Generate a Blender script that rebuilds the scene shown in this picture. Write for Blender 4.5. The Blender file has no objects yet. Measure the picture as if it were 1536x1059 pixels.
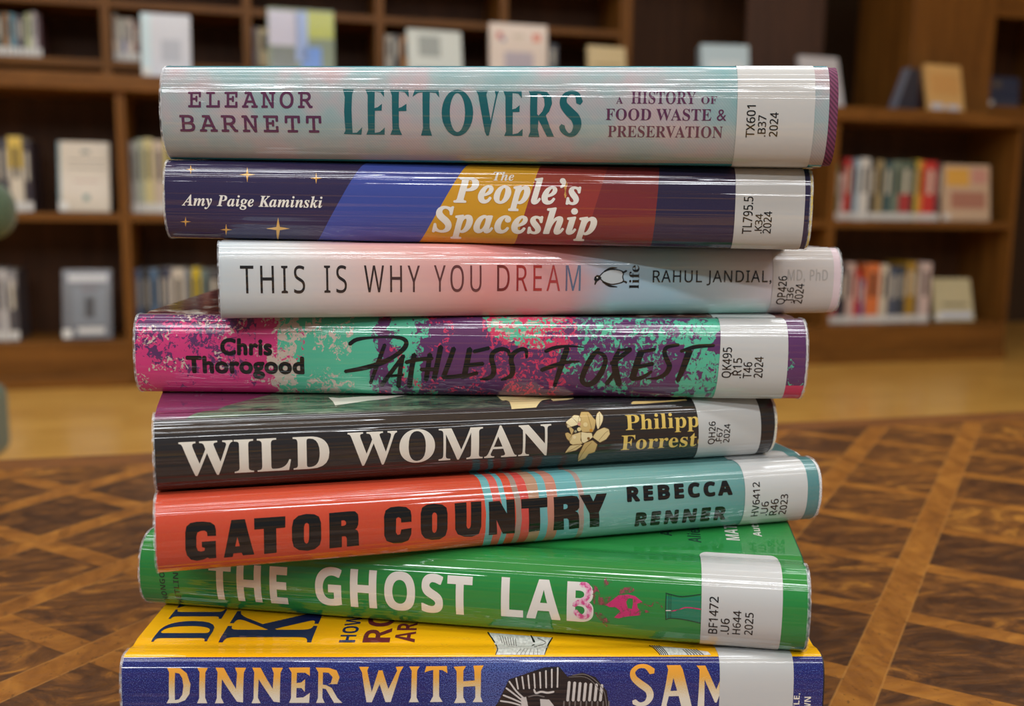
import bpy, bmesh, math, random
from mathutils import Vector, Matrix
from mathutils.geometry import tessellate_polygon

SC = bpy.context.scene
COL = SC.collection
CZ = .635
# ------------------------------------------------------------------ camera
cam = bpy.data.cameras.new('camera')
camo = bpy.data.objects.new('camera', cam)
COL.objects.link(camo)
SC.camera = camo
cam.sensor_fit = 'HORIZONTAL'
cam.sensor_width = 36
cam.lens = 1434.637 / 1536 * 36
cam.clip_start = .01
cam.dof.use_dof = True
cam.dof.focus_distance = .338
cam.dof.aperture_fstop = 8.5
camo.matrix_world = Matrix.Translation((0, 0, CZ)) @ Matrix.Rotation(math.radians(90 - 8.3475), 4, 'X') @ Matrix.Rotation(math.radians(.6698), 4, 'Z')
# ------------------------------------------------------------------ light
world = bpy.data.worlds.new('world')
SC.world = world
world.use_nodes = True
world.node_tree.nodes['Background'].inputs[0].default_value = (.9, .95, 1, 1)
world.node_tree.nodes['Background'].inputs[1].default_value = .2
vs = SC.view_settings
vs.view_transform = 'Standard'
vs.look = 'None'
vs.gamma = 1
vs.use_curve_mapping = False
vs.exposure = -.44


def area(name, loc, sx, sy, power, rot=(0, 0, 0), col=(.915, .96, 1)):
    l = bpy.data.lights.new(name, 'AREA')
    l.shape = 'RECTANGLE'
    l.size, l.size_y, l.energy, l.color = sx, sy, power, col
    o = bpy.data.objects.new(name, l)
    o.location, o.rotation_euler = loc, rot
    COL.objects.link(o)


for yy, pw in ((-3.4, 135), (-1.9, 100), (-.45, 60), (.8, 54), (2.0, 60)):
    area('ceiling_strip_light', (0.2, yy, 3.1), 5.5, .2, pw)
area('window_light', (-4.8, 1.6, 1.9), 3.0, 1.4, 30, (math.radians(90), 0, math.radians(-90)), (.93, .97, 1))


# ------------------------------------------------------------------ helpers
def c(r, g, b):
    f = lambda q: ((q / 255 + .055) / 1.055) ** 2.4 if q / 255 > .04045 else q / 255 / 12.92
    return (f(r), f(g), f(b), 1)


class NT:
    """a small wrapper that builds shader nodes"""

    def __init__(s, name):
        s.m = bpy.data.materials.new(name)
        s.m.use_nodes = True
        s.t = s.m.node_tree
        s.b = s.t.nodes['Principled BSDF']

    def put(s, sock, v):
        if isinstance(v, bpy.types.NodeSocket):
            s.t.links.new(v, sock)
        else:
            sock.default_value = v

    def new(s, k, **kw):
        n = s.t.nodes.new(k)
        for a, v in kw.items():
            setattr(n, a, v)
        return n

    def math(s, op, a, b=0., c_=0.):
        n = s.new('ShaderNodeMath', operation=op)
        s.put(n.inputs[0], a)
        s.put(n.inputs[1], b)
        s.put(n.inputs[2], c_)
        return n.outputs[0]

    def mix(s, f, a, b, mode='MIX'):
        n = s.new('ShaderNodeMix', data_type='RGBA', blend_type=mode)
        s.put(n.inputs[0], f)
        s.put(n.inputs[6], a)
        s.put(n.inputs[7], b)
        return n.outputs[2]

    def ramp(s, f, stops, interp='LINEAR'):
        n = s.new('ShaderNodeValToRGB')
        r = n.color_ramp
        r.interpolation = interp
        while len(r.elements) < len(stops):
            r.elements.new(.5)
        for e, (p, q) in zip(r.elements, sorted(stops, key=lambda z: z[0])):
            e.position = min(max(p, 0), 1)
            e.color = q
        s.put(n.inputs[0], f)
        return n.outputs[0]

    def uv(s):
        n = s.new('ShaderNodeUVMap')
        x = s.new('ShaderNodeSeparateXYZ')
        s.t.links.new(n.outputs[0], x.inputs[0])
        return n.outputs[0], x.outputs[0], x.outputs[1]

    def obj(s):
        return s.new('ShaderNodeTexCoord').outputs['Object']

    def xyz(s, v):
        x = s.new('ShaderNodeSeparateXYZ')
        s.put(x.inputs[0], v)
        return x.outputs

    def comb(s, x, y, z=0.):
        n = s.new('ShaderNodeCombineXYZ')
        for i, q in enumerate((x, y, z)):
            s.put(n.inputs[i], q)
        return n.outputs[0]

    def map(s, v, scale=(1, 1, 1), rot=(0, 0, 0), loc=(0, 0, 0)):
        n = s.new('ShaderNodeMapping')
        s.put(n.inputs[0], v)
        n.inputs['Scale'].default_value = scale
        n.inputs['Rotation'].default_value = rot
        n.inputs['Location'].default_value = loc
        return n.outputs[0]

    def noise(s, v, scale=1., detail=3., rough=.5, dist=0.):
        n = s.new('ShaderNodeTexNoise')
        s.put(n.inputs['Vector'], v)
        n.inputs['Scale'].default_value = scale
        n.inputs['Detail'].default_value = detail
        n.inputs['Roughness'].default_value = rough
        n.inputs['Distortion'].default_value = dist
        return n.outputs[0]

    def bump(s, h, strength, dist, normal=None):
        n = s.new('ShaderNodeBump')
        n.inputs['Strength'].default_value = strength
        n.inputs['Distance'].default_value = dist
        s.put(n.inputs['Height'], h)
        if normal:
            s.put(n.inputs['Normal'], normal)
        return n.outputs[0]

    def set(s, **kw):
        for k, v in kw.items():
            s.put(s.b.inputs[k.replace('_', ' ')], v)
        return s


MATS = {}


def plain(name, col, rough=.5, **kw):
    if name not in MATS:
        n = NT(name)
        n.set(Base_Color=col, Roughness=rough, **kw)
        MATS[name] = n.m
    return MATS[name]


def wrap(n, col, rough=.55, crinkle=1., grain=.0, coat=1., coat_rough=.025):
    """printed paper under a clear plastic sleeve: a glossy coat with long thin ripples along the spine"""
    uv, u, v = n.uv()
    a = n.noise(n.map(uv, (3.2, 19, 1)), 1., 1., .4)
    b = n.noise(n.map(uv, (45, 7, 1), loc=(3, 5, 0)), 1., 2., .5)
    d = n.noise(n.map(uv, (10, 48, 1), loc=(9, 2, 0)), 1., 2., .5)
    h = n.math('ADD', n.math('MULTIPLY', a, 1.), n.math('ADD', n.math('MULTIPLY', b, .1), n.math('MULTIPLY', d, .035)))
    h = n.math('MULTIPLY', h, n.ramp(n.math('MULTIPLY', v, .5), [(.5, (1, 1, 1, 1)), (.56, (.12, .12, .12, 1))]))
    n.set(Base_Color=col, Roughness=rough, Coat_Weight=coat, Coat_Roughness=coat_rough, Coat_IOR=1.65,
          Coat_Normal=n.bump(h, min(crinkle, 1.), .00052 * crinkle))
    n.b.inputs['Specular IOR Level'].default_value = .08
    return n.m


def ink(name, col, crinkle=1., fn=None):
    if name not in MATS:
        n = NT(name)
        MATS[name] = wrap(n, fn(n) if fn else col, crinkle=crinkle)
    return MATS[name]


def mesh_obj(name, verts, faces, mats, parent=None, smooth=False, uvs=None, fm=None, normals=None):
    me = bpy.data.meshes.new(name)
    me.from_pydata(verts, [], faces)
    for m in (mats if isinstance(mats, (list, tuple)) else [mats]):
        me.materials.append(m)
    if fm:
        me.polygons.foreach_set('material_index', fm)
    if uvs:
        l = me.uv_layers.new(name='UVMap')
        for p in me.polygons:
            for li in p.loop_indices:
                l.data[li].uv = uvs[me.loops[li].vertex_index]
    if smooth or normals:
        me.polygons.foreach_set('use_smooth', [True] * len(me.polygons))
    me.update()
    if normals:
        me.normals_split_custom_set_from_vertices(normals)
    o = bpy.data.objects.new(name, me)
    COL.objects.link(o)
    if parent:
        o.parent = parent
    return o


def empty(name, loc, rz=0.):
    o = bpy.data.objects.new(name, None)
    o.empty_display_size = .02
    o.location = loc
    o.rotation_euler = (0, 0, rz)
    COL.objects.link(o)
    return o


def tag(o, label=None, cat=None, group=None, kind=None):
    for k, v in (('label', label), ('category', cat), ('group', group), ('kind', kind)):
        if v:
            o[k] = v
    return o


class MB:
    """collects boxes and prisms into one mesh, with a small chamfer"""

    def __init__(s):
        s.bm = bmesh.new()

    def box(s, x0, x1, y0, y1, z0, z1, bev=0., M=None):
        r = bmesh.ops.create_cube(s.bm, size=1)
        vs_ = r['verts']
        for v in vs_:
            v.co = Vector((x0 + (v.co.x + .5) * (x1 - x0), y0 + (v.co.y + .5) * (y1 - y0), z0 + (v.co.z + .5) * (z1 - z0)))
        if bev:
            es = list({e for v in vs_ for e in v.link_edges})
            r2 = bmesh.ops.bevel(s.bm, geom=es, offset=bev, segments=2, profile=.6, affect='EDGES')
            vs_ = list({v for f in r2['faces'] for v in f.verts} | {v for v in vs_ if v.is_valid})
        if M:
            bmesh.ops.transform(s.bm, matrix=M, verts=vs_)
        return s

    def build(s, name, mat, parent=None, smooth=False):
        me = bpy.data.meshes.new(name)
        s.bm.normal_update()
        s.bm.to_mesh(me)
        s.bm.free()
        me.materials.append(mat)
        if smooth:
            me.polygons.foreach_set('use_smooth', [True] * len(me.polygons))
        o = bpy.data.objects.new(name, me)
        COL.objects.link(o)
        if parent:
            o.parent = parent
        return o


def box(name, x0, x1, y0, y1, z0, z1, mat, parent=None, bev=0., M=None):
    return MB().box(x0, x1, y0, y1, z0, z1, bev, M).build(name, mat, parent)


# ------------------------------------------------------------------ wood materials
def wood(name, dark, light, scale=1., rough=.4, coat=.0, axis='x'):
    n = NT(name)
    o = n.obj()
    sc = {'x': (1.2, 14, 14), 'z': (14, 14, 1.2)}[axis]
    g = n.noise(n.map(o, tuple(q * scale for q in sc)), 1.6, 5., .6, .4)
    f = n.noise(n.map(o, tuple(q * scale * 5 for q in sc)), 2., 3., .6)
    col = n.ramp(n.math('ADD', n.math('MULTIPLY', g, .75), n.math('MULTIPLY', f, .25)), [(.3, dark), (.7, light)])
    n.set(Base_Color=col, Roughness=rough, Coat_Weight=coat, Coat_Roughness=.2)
    return n.m


M_CASE = wood('bookcase_walnut', c(90, 55, 20), c(138, 91, 38))
M_CASEV = wood('bookcase_walnut_upright', c(90, 55, 20), c(138, 91, 38), axis='z')
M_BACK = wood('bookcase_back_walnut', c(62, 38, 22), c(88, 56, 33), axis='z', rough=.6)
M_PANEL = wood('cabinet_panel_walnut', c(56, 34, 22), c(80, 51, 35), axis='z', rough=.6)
for _m in (M_CASE, M_CASEV, M_BACK):
    _m.node_tree.nodes['Principled BSDF'].inputs['Specular IOR Level'].default_value = .25


def table_mat():
    n = NT('table_parquet')
    o = n.obj()
    def axis(deg, at, pitch, width):
        """strips across the table: distance along one grid direction, folded at the pitch"""
        g = math.radians(deg)
        w = Vector((math.cos(g), -math.sin(g)))
        l = Matrix.Rotation(-_t, 2) @ w
        d = n.new('ShaderNodeVectorMath', operation='DOT_PRODUCT')
        n.put(d.inputs[0], o)
        d.inputs[1].default_value = (l.x, l.y, 0)
        X = n.math('DIVIDE', n.math('ADD', d.outputs['Value'], tc.dot(w) - at), pitch)
        X = n.math('ADD', X, .5)
        f = n.math('ABSOLUTE', n.math('SUBTRACT', n.math('FRACT', X), .5))
        return n.math('FLOOR', n.math('ADD', X, .5)), n.math('LESS_THAN', f, width / 2 / pitch), n.math('LESS_THAN', n.math('ABSOLUTE', n.math('SUBTRACT', f, width / 2 / pitch)), .006)
    cx, sx, eA = axis(29.5, -.054, .0712, .0148)
    cy, sy, eB = axis(119.5, -.243, .0725, .0130)
    cell = n.comb(cx, cy)
    wn = n.new('ShaderNodeTexWhiteNoise', noise_dimensions='2D')
    n.put(wn.inputs['Vector'], cell)
    tone = wn.outputs['Value']
    # burl tiles
    off = n.new('ShaderNodeVectorMath', operation='ADD')
    n.put(off.inputs[0], o)
    n.put(off.inputs[1], wn.outputs['Color'])
    burl = n.noise(n.map(off.outputs[0], (24, 48, 1), rot=(0, 0, .4)), 1., 6., .66, 2.2)
    fine = n.noise(n.map(o, (220, 700, 1), rot=(0, 0, .3)), 1., 3., .6)
    t = n.math('ADD', n.math('ADD', n.math('MULTIPLY', burl, 1.15), -.13), n.math('MULTIPLY', n.math('SUBTRACT', tone, .5), .2))
    tile = n.ramp(t, [(.28, c(58, 32, 12)), (.44, c(90, 54, 20)), (.56, c(120, 74, 26)), (.68, c(164, 110, 38))])
    # oak strips, grain along each strip
    ga = n.noise(n.map(o, (90, 40, 1), rot=(0, 0, math.radians(45))), 1., 4., .6, .3)
    gb = n.noise(n.map(o, (40, 90, 1), rot=(0, 0, math.radians(45))), 1., 4., .6, .3)
    stops = [(.28, c(100, 58, 16)), (.5, c(136, 84, 26)), (.72, c(164, 108, 38))]
    sa, sb = n.ramp(ga, stops), n.ramp(gb, stops)
    col = n.mix(sy, tile, sb)
    col = n.mix(sx, col, sa)
    # thin glue lines beside the strips
    col = n.mix(n.math('MULTIPLY', eA, .4), col, c(176, 124, 60))
    eB = n.math('MULTIPLY', eB, n.math('SUBTRACT', 1., sx))
    col = n.mix(n.math('MULTIPLY', eB, .3), col, c(60, 34, 14))
    # border band of plain veneer along the edges
    ox = n.xyz(o)
    far = n.math('GREATER_THAN', n.math('ABSOLUTE', ox[1]), TD / 2 - .032)
    sid = n.math('GREATER_THAN', n.math('ABSOLUTE', ox[0]), TW / 2 - .032)
    bord = n.math('MAXIMUM', far, sid)
    bcol = n.ramp(n.noise(n.map(o, (24, 200, 1)), 1., 4., .6), [(.3, c(88, 50, 22)), (.7, c(132, 82, 36))])
    col = n.mix(bord, col, bcol)
    pores = n.math('LESS_THAN', n.noise(n.map(o, (420, 300, 1)), 1., 2., .6), .34)
    col = n.mix(n.math('MULTIPLY', pores, .45), col, c(46, 25, 10))
    n.set(Base_Color=col, Roughness=n.ramp(fine, [(.2, (.3, .3, .3, 1)), (.8, (.46, .46, .46, 1))]), Coat_Weight=.35, Coat_Roughness=.22)
    n.put(n.b.inputs['Normal'], n.bump(n.math('ADD', burl, n.math('MULTIPLY', fine, .6)), .12, .0006))
    return n.m


def floor_mat():
    n = NT('oak_block_floor')
    o = n.map(n.obj(), rot=(0, 0, math.radians(-14.5)))
    b = n.new('ShaderNodeTexBrick')
    n.put(b.inputs['Vector'], o)
    b.inputs['Scale'].default_value = 1
    b.inputs['Brick Width'].default_value = .42
    b.inputs['Row Height'].default_value = .085
    b.inputs['Mortar Size'].default_value = .0012
    b.inputs['Color1'].default_value = c(198, 142, 62)
    b.inputs['Color2'].default_value = c(232, 182, 92)
    b.inputs['Mortar'].default_value = c(110, 72, 34)
    g = n.noise(n.map(o, (4, 60, 1)), 1., 4., .6)
    col = n.mix(.6, b.outputs[0], n.ramp(g, [(.3, c(178, 124, 50)), (.7, c(238, 190, 100))]))
    n.set(Base_Color=col, Roughness=.32, Coat_Weight=.2, Coat_Roughness=.15)
    return n.m


# ------------------------------------------------------------------ the room
def structure(name, x0, x1, y0, y1, z0, z1, mat, M=None):
    return tag(box(name, x0, x1, y0, y1, z0, z1, mat, None, 0, M), kind='structure')


YAW = math.radians(14.4936)
CASE = Matrix.Translation((-1.76658, 3.3, 0)) @ Matrix.Rotation(YAW, 4, 'Z')   # bookcase frame: x along the front, y into the case
structure('floor', -5, 6.5, -4.6, 8, -.1, 0, floor_mat())
structure('ceiling', -5, 6.5, -4.6, 8, 3.2, 3.3, plain('ceiling_paint', c(225, 222, 214), .8))
structure('wall_back', -2.6, 7, 1.3, 1.42, 0, 3.2, plain('wall_paint', c(64, 44, 26), .8), CASE)
structure('wall_left', -5.1, -5, -4.6, 8, 0, 3.2, plain('plaster', c(206, 200, 190), .85))
structure('wall_right', 6.5, 6.6, -4.6, 8, 0, 3.2, plain('plaster', c(206, 200, 190), .85))

# ------------------------------------------------------------------ the table
TW, TD = 1.5, 1.05
TZ = CZ - .1843
tab = empty('coffee_table', (0, 0, 0), math.radians(14.36))
_far = Vector((.06, .7985))
_n = Vector((-math.sin(math.radians(14.36)), math.cos(math.radians(14.36))))
tc = _far - _n * TD / 2
tab.location = (tc.x, tc.y, 0)
_t = math.radians(14.36)
M_TAB = table_mat()
M_TABLEG = wood('table_leg_walnut', c(70, 40, 20), c(110, 68, 34), axis='z')
tag(tab, 'low wooden table inlaid with dark squares and golden strips, under the book stack', 'table')
MB().box(-TW / 2, TW / 2, -TD / 2, TD / 2, TZ - .028, TZ, .003).build('table_top', M_TAB, tab)
for sx in (-1, 1):
    box('apron', sx * (TW / 2 - .09) - .011, sx * (TW / 2 - .09) + .011, -TD / 2 + .11, TD / 2 - .11, TZ - .1, TZ - .028, M_TABLEG, tab)
    box('apron', -TW / 2 + .11, TW / 2 - .11, sx * (TD / 2 - .09) - .011, sx * (TD / 2 - .09) + .011, TZ - .1, TZ - .028, M_TABLEG, tab)
    for sy in (-1, 1):
        box('leg', sx * (TW / 2 - .09) - .03, sx * (TW / 2 - .09) + .03, sy * (TD / 2 - .09) - .03, sy * (TD / 2 - .09) + .03, 0, TZ - .028, M_TABLEG, tab, .004)

# ------------------------------------------------------------------ fonts and prints
STYLE = {  # capitals, small letters, digits, emboldening, letter spacing
    'serif': (0x1D400, 0x1D41A, 0x1D7CE, 0, 1.02), 'serifw': (0x1D400, 0x1D41A, 0x1D7CE, .004, 1.05), 'bolditalic': (0x1D468, 0x1D482, 0x1D7CE, .006, 1.04),
    'fatitalic': (0x1D468, 0x1D482, 0x1D7CE, .022, 1.06), 'slab': (0x1D670, 0x1D68A, 0x1D7F6, .014, 1.25), 'light': (0x1D5A0, 0x1D5BA, 0x1D7E2, 0, 1.32),
    'sansm': (0x1D5A0, 0x1D5BA, 0x1D7E2, .008, 1.12), 'sansb': (0x1D5D4, 0x1D5EE, 0x1D7EC, 0, 1.02), 'cond': (0x1D5D4, 0x1D5EE, 0x1D7EC, .016, 1.12),
    'fatsans': (0x1D5D4, 0x1D5EE, 0x1D7EC, .045, 1.34), 'call': (0x1D5A0, 0x1D5BA, 0x1D7E2, .012, 1.02), 'round': (None, None, None, .044, 1.06)}


def letters(body, style):
    C_, S_, D_, off, spc = STYLE[style]
    s = ''
    for ch in body:
        if C_ and 'A' <= ch <= 'Z':
            s += chr(C_ + ord(ch) - 65)
        elif C_ and 'a' <= ch <= 'z':
            s += '\u210e' if C_ == 0x1D434 and ch == 'h' else chr(S_ + ord(ch) - 97)
        elif D_ and '0' <= ch <= '9':
            s += chr(D_ + ord(ch) - 48)
        else:
            s += ch
    cu = bpy.data.curves.new('print', 'FONT')
    cu.body = s
    cu.resolution_u = 5
    cu.space_character = spc
    ob = bpy.data.objects.new('print', cu)
    COL.objects.link(ob)
    dg = bpy.context.evaluated_depsgraph_get()
    dg.update()
    ev = ob.evaluated_get(dg)
    me = ev.to_mesh()
    V = [(v.co.x, v.co.y) for v in me.vertices]
    F = [tuple(p.vertices) for p in me.polygons]
    ev.to_mesh_clear()
    bpy.data.objects.remove(ob)
    bpy.data.curves.remove(cu)
    k = len(V)
    if off:      # heavier strokes: the same print laid a hair to each side
        q = off * .75
        sh = [(q, q), (-q, q), (q, -q), (-q, -q)] if off < .02 else [(off * math.cos(a), off * math.sin(a)) for a in (0, .785, 1.571, 2.356, 3.142, 3.927, 4.712, 5.498)]
        base = list(V)
        V = [(x + dx, y + dy) for dx, dy in sh for x, y in base]
        F = [tuple(i + k * j for i in f) for j in range(len(sh)) for f in F]
    return V, F, k


_cap = {}


def cap_height(style):
    if style not in _cap:
        V, F, k = letters('H', style)
        _cap[style] = (min(v[1] for v in V), max(v[1] for v in V))
    return _cap[style]


# ------------------------------------------------------------------ the stacked books
# x0,x1,y0,t,  interfaces top(a,b) bottom(a,b), R, n
BK=[(-.1269,.1106,.3457,-.0706,.009,2.3),(-.1273,.1067,.3506,-.0330,.007,2.5),(-.1014,.1309,.3539,.2290,.007,2.5),(-.1358,.1109,.3504,.0603,.008,2.4),
(-.1163,.1032,.3376,.2908,.009,2.3),(-.1152,.1198,.3291,.2614,.009,2.3),(-.1365,.1008,.3209,-.1503,.011,2.3),(-.1293,.1076,.3043,.0244,.006,3.0)]
IF=[(.0517,.0007),(.0174,-.0038),(-.0116,-.0057),(-.0384,-.0023),(-.0684,-.0109),(-.0935,-.0031),(-.1191,.0055),(-.1483,.0018),(-.1843,0.)]
class Book:
    def __init__(s,i):
        x0,x1,y0,t,s.R,s.n=BK[i]
        s.yaw=math.atan(t); s.c,s.s=math.cos(s.yaw),math.sin(s.yaw)
        s.X0,s.Y0=x0,y0+t*x0; s.L=(x1-x0)/s.c
        (s.at,s.bt),(s.ab,s.bb)=IF[i],IF[i+1]
        xm=(x0+x1)/2; s.T=(s.at+s.bt*xm)-(s.ab+s.bb*xm)
        N=400;pts=[]
        for k in range(N+1):
            f=-math.pi/2+math.pi*k/N
            zf=.5+.5*math.copysign(abs(math.sin(f))**(2/s.n),math.sin(f)); dy=s.R*(1-abs(math.cos(f))**(2/s.n))
            pts.append((dy,zf))
        cum=[0]
        for a,b in zip(pts,pts[1:]): cum.append(cum[-1]+math.hypot(b[0]-a[0],(b[1]-a[1])*s.T))
        s.S=cum[-1]; s.tab=[(q/s.S,p[0],p[1]) for q,p in zip(cum,pts)]
    def prof(s,v):
        """v 0..1 up the spine; beyond 1 along the top cover, below 0 along the bottom cover -> depth, height fraction, dip"""
        if v>1 or v<0:
            d=(v-1 if v>1 else -v)*s.S
            q=(d-.002)/.009
            dip=.0007*math.sin(math.pi*q)**2 if 0<q<1 else 0
            return s.R+d,(1. if v>1 else 0.),(-dip if v>1 else dip)
        lo,hi=0,len(s.tab)-1
        while hi-lo>1:
            m=(lo+hi)//2
            if s.tab[m][0]<=v: lo=m
            else: hi=m
        a,b=s.tab[lo],s.tab[hi]; w=(v-a[0])/max(b[0]-a[0],1e-12)
        return a[1]+(b[1]-a[1])*w,a[2]+(b[2]-a[2])*w,0
    def base(s,x,v,gap=.00012):
        dy,zf,dip=s.prof(v); dy-=s.R*.3
        X=s.X0+x*s.c-dy*s.s; Y=s.Y0+x*s.s+dy*s.c
        zb=s.ab+s.bb*X+gap; zt=s.at+s.bt*X-gap
        return X,Y,CZ+zb+(zt-zb)*zf+dip
    def point(s,x,v,off=0.):
        X,Y,Z=s.base(x,v)
        if off==0: return X,Y,Z
        n=s.normal(x,v)
        return X+n[0]*off,Y+n[1]*off,Z+n[2]*off
    def normal(s,x,v):
        e=.003
        a=s.base(x,v-e);b=s.base(x,v+e)
        d=[b[k]-a[k] for k in range(3)]; u=(s.c,s.s,0)
        n=(u[1]*d[2]-u[2]*d[1],u[2]*d[0]-u[0]*d[2],u[0]*d[1]-u[1]*d[0])
        l=math.sqrt(sum(q*q for q in n)); return tuple(q/l for q in n)

    def origin(s):
        X,Y=s.X0+s.L/2*s.c-.07*s.s,s.Y0+s.L/2*s.s+.07*s.c
        s.O=(X,Y,CZ+s.ab+s.bb*X); return s.O
    def local(s,x,v,off=0.):
        p=s.point(x,v,off); dx,dy=p[0]-s.O[0],p[1]-s.O[1]
        return (dx*s.c+dy*s.s,-dx*s.s+dy*s.c,p[2]-s.O[2])
    def lnormal(s,x,v):
        n=s.normal(x,v); return (n[0]*s.c+n[1]*s.s,-n[0]*s.s+n[1]*s.c,n[2])


BOOKS = [Book(i) for i in range(8)]
BANDS = [-9, -1.5, -.5, -.34, -.3, -.25, -.2, -.15, -.1, -.06, 0, .012, .03, .055, .085, .12] + [.16 + .04 * k for k in range(18)] + [.88, .915, .945, .97, .988, 1, 1.06, 1.1, 1.15, 1.2, 1.25, 1.3, 1.34, 1.5, 2, 9]
BANDS = sorted(set(round(b, 4) for b in BANDS))


def clip(poly, k, sign):
    out = []
    for i, a in enumerate(poly):
        b = poly[(i + 1) % len(poly)]
        da, db = sign * (a[1] - k), sign * (b[1] - k)
        if da >= 0:
            out.append(a)
        if (da > 1e-9 and db < -1e-9) or (da < -1e-9 and db > 1e-9):
            w = da / (da - db)
            out.append((a[0] + (b[0] - a[0]) * w, k))
    return out


def area2(p):
    return sum(a[0] * b[1] - b[0] * a[1] for a, b in zip(p, p[1:] + p[:1]))


class Decal:
    """print lying on a book's wrapper: polygons in (distance along spine, position round the spine)"""

    def __init__(s, bk):
        s.bk, s.V, s.F, s.UV, s.N, s.fm, s.mats, s.cache = bk, [], [], [], [], [], [], {}

    def vert(s, p, off):
        k = (round(p[0], 6), round(p[1], 5), round(off, 7))
        if k not in s.cache:
            s.cache[k] = len(s.V)
            s.V.append(s.bk.local(p[0], p[1], off))
            s.N.append(s.bk.lnormal(p[0], p[1]))
            s.UV.append((p[0], p[1]))
        return s.cache[k]

    def add(s, poly, mat, off):
        if mat not in s.mats:
            s.mats.append(mat)
        if area2(poly) < 0:
            poly = poly[::-1]
        lo, hi = min(p[1] for p in poly), max(p[1] for p in poly)
        for a, b in zip(BANDS, BANDS[1:]):
            if b <= lo or a >= hi:
                continue
            q = clip(clip(poly, a, 1), b, -1) if (lo < a or hi > b) else poly
            if len(q) < 3 or abs(area2(q)) < 1e-10:
                continue
            idx = []
            for p in q:
                i = s.vert(p, off)
                if i not in idx:
                    idx.append(i)
            if len(idx) >= 3:
                s.F.append(idx)
                s.fm.append(s.mats.index(mat))

    def build(s, name, parent):
        return mesh_obj(name, s.V, s.F, s.mats, parent, True, s.UV, s.fm, s.N)


def shell(bk, x0, x1, v0, v1, o_out, o_in, name, mat, parent, nx=10):
    """closed sheet following the book's outline between two offsets"""
    vv = [b for b in BANDS if v0 < b < v1]
    vv = [v0] + vv + [v1]
    V, F, UV, N = [], [], [], []
    W = len(vv)
    for o, sg in ((o_out, 1), (o_in, -1)):
        for i in range(nx + 1):
            x = x0 + (x1 - x0) * i / nx
            for v in vv:
                V.append(bk.local(x, v, o))
                n = bk.lnormal(x, v)
                N.append(tuple(sg * q for q in n))
                UV.append((x, v))
    B = (nx + 1) * W
    for i in range(nx):
        for j in range(W - 1):
            a, b, d, e = i * W + j, (i + 1) * W + j, (i + 1) * W + j + 1, i * W + j + 1
            F += [(a, b, d, e), (B + a, B + e, B + d, B + b)]
    # rims carry their own vertices so that they shade crisply
    def rim(pa, pb, nrm):
        k = len(V)
        for p, q in ((pa[0], pb[0]), (pa[1], pb[1])):
            V.extend((V[p], V[q]))
            UV.extend((UV[p], UV[q]))
            N.extend((nrm, nrm))
        F.append((k, k + 1, k + 3, k + 2))
    for j in range(W - 1):
        rim((j + 1, j), (B + j + 1, B + j), (-1, 0, 0))
        q = nx * W
        rim((q + j, q + j + 1), (B + q + j, B + q + j + 1), (1, 0, 0))
    for i in range(nx):
        rim((i * W, (i + 1) * W), (B + i * W, B + (i + 1) * W), (0, 1, 0))
        rim(((i + 1) * W + W - 1, i * W + W - 1), (B + (i + 1) * W + W - 1, B + i * W + W - 1), (0, 1, 0))
    return mesh_obj(name, V, F, mat, parent, True, UV, None, N)


def page_block(bk, x0, x1, vend, off, parent, mat):
    vv = [v for v in BANDS if 0 <= v <= 1]
    half = len(vv)
    lo = [-vend] + [v for v in vv if v < .5]
    hi = [1 + vend] + [v for v in reversed(vv) if v > .5]
    m = min(len(lo), len(hi))
    lo, hi = lo[:m], hi[:m]
    V, F = [], []
    for x in (x0, x1):
        for a, b in zip(lo, hi):
            V += [bk.local(x, a, -off), bk.local(x, b, -off)]
    n = 2 * m
    for i in range(m - 1):
        F += [(2 * i, 2 * i + 2, n + 2 * i + 2, n + 2 * i), (2 * i + 1, n + 2 * i + 1, n + 2 * i + 3, 2 * i + 3)]
        F += [(2 * i, 2 * i + 1, 2 * i + 3, 2 * i + 2), (n + 2 * i, n + 2 * i + 2, n + 2 * i + 3, n + 2 * i + 1)]
    F += [(0, n, n + 1, 1), (2 * m - 2, 2 * m - 1, n + 2 * m - 1, n + 2 * m - 2)]
    return mesh_obj('page_block', V, F, mat, parent)


def pages_mat():
    n = NT('page_edges')
    o = n.obj()
    g = n.noise(n.map(o, (3, 3, 900)), 1., 2., .5)
    n.set(Base_Color=n.ramp(g, [(.3, c(205, 196, 172)), (.7, c(236, 230, 212))]), Roughness=.8)
    return n.m


M_PAGES = pages_mat()


def sleeve_mat():
    n = NT('clear_sleeve_plastic')
    uv, u, v = n.uv()
    n.set(Base_Color=c(225, 230, 235), Roughness=.12, Alpha=n.ramp(n.noise(n.map(uv, (900, 14, 1)), 1., 3., .6), [(.4, (.04, .04, .04, 1)), (.7, (.5, .5, .5, 1))]))
    n.b.inputs['Specular IOR Level'].default_value = .9
    n.put(n.b.inputs['Normal'], n.bump(n.noise(n.map(uv, (400, 20, 1)), 1., 3., .6), .8, .001))
    return n.m


M_SLEEVE = sleeve_mat()


# wrappers ----------------------------------------------------------
def gt(n, a, b):
    return n.math('GREATER_THAN', a, b)


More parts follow.
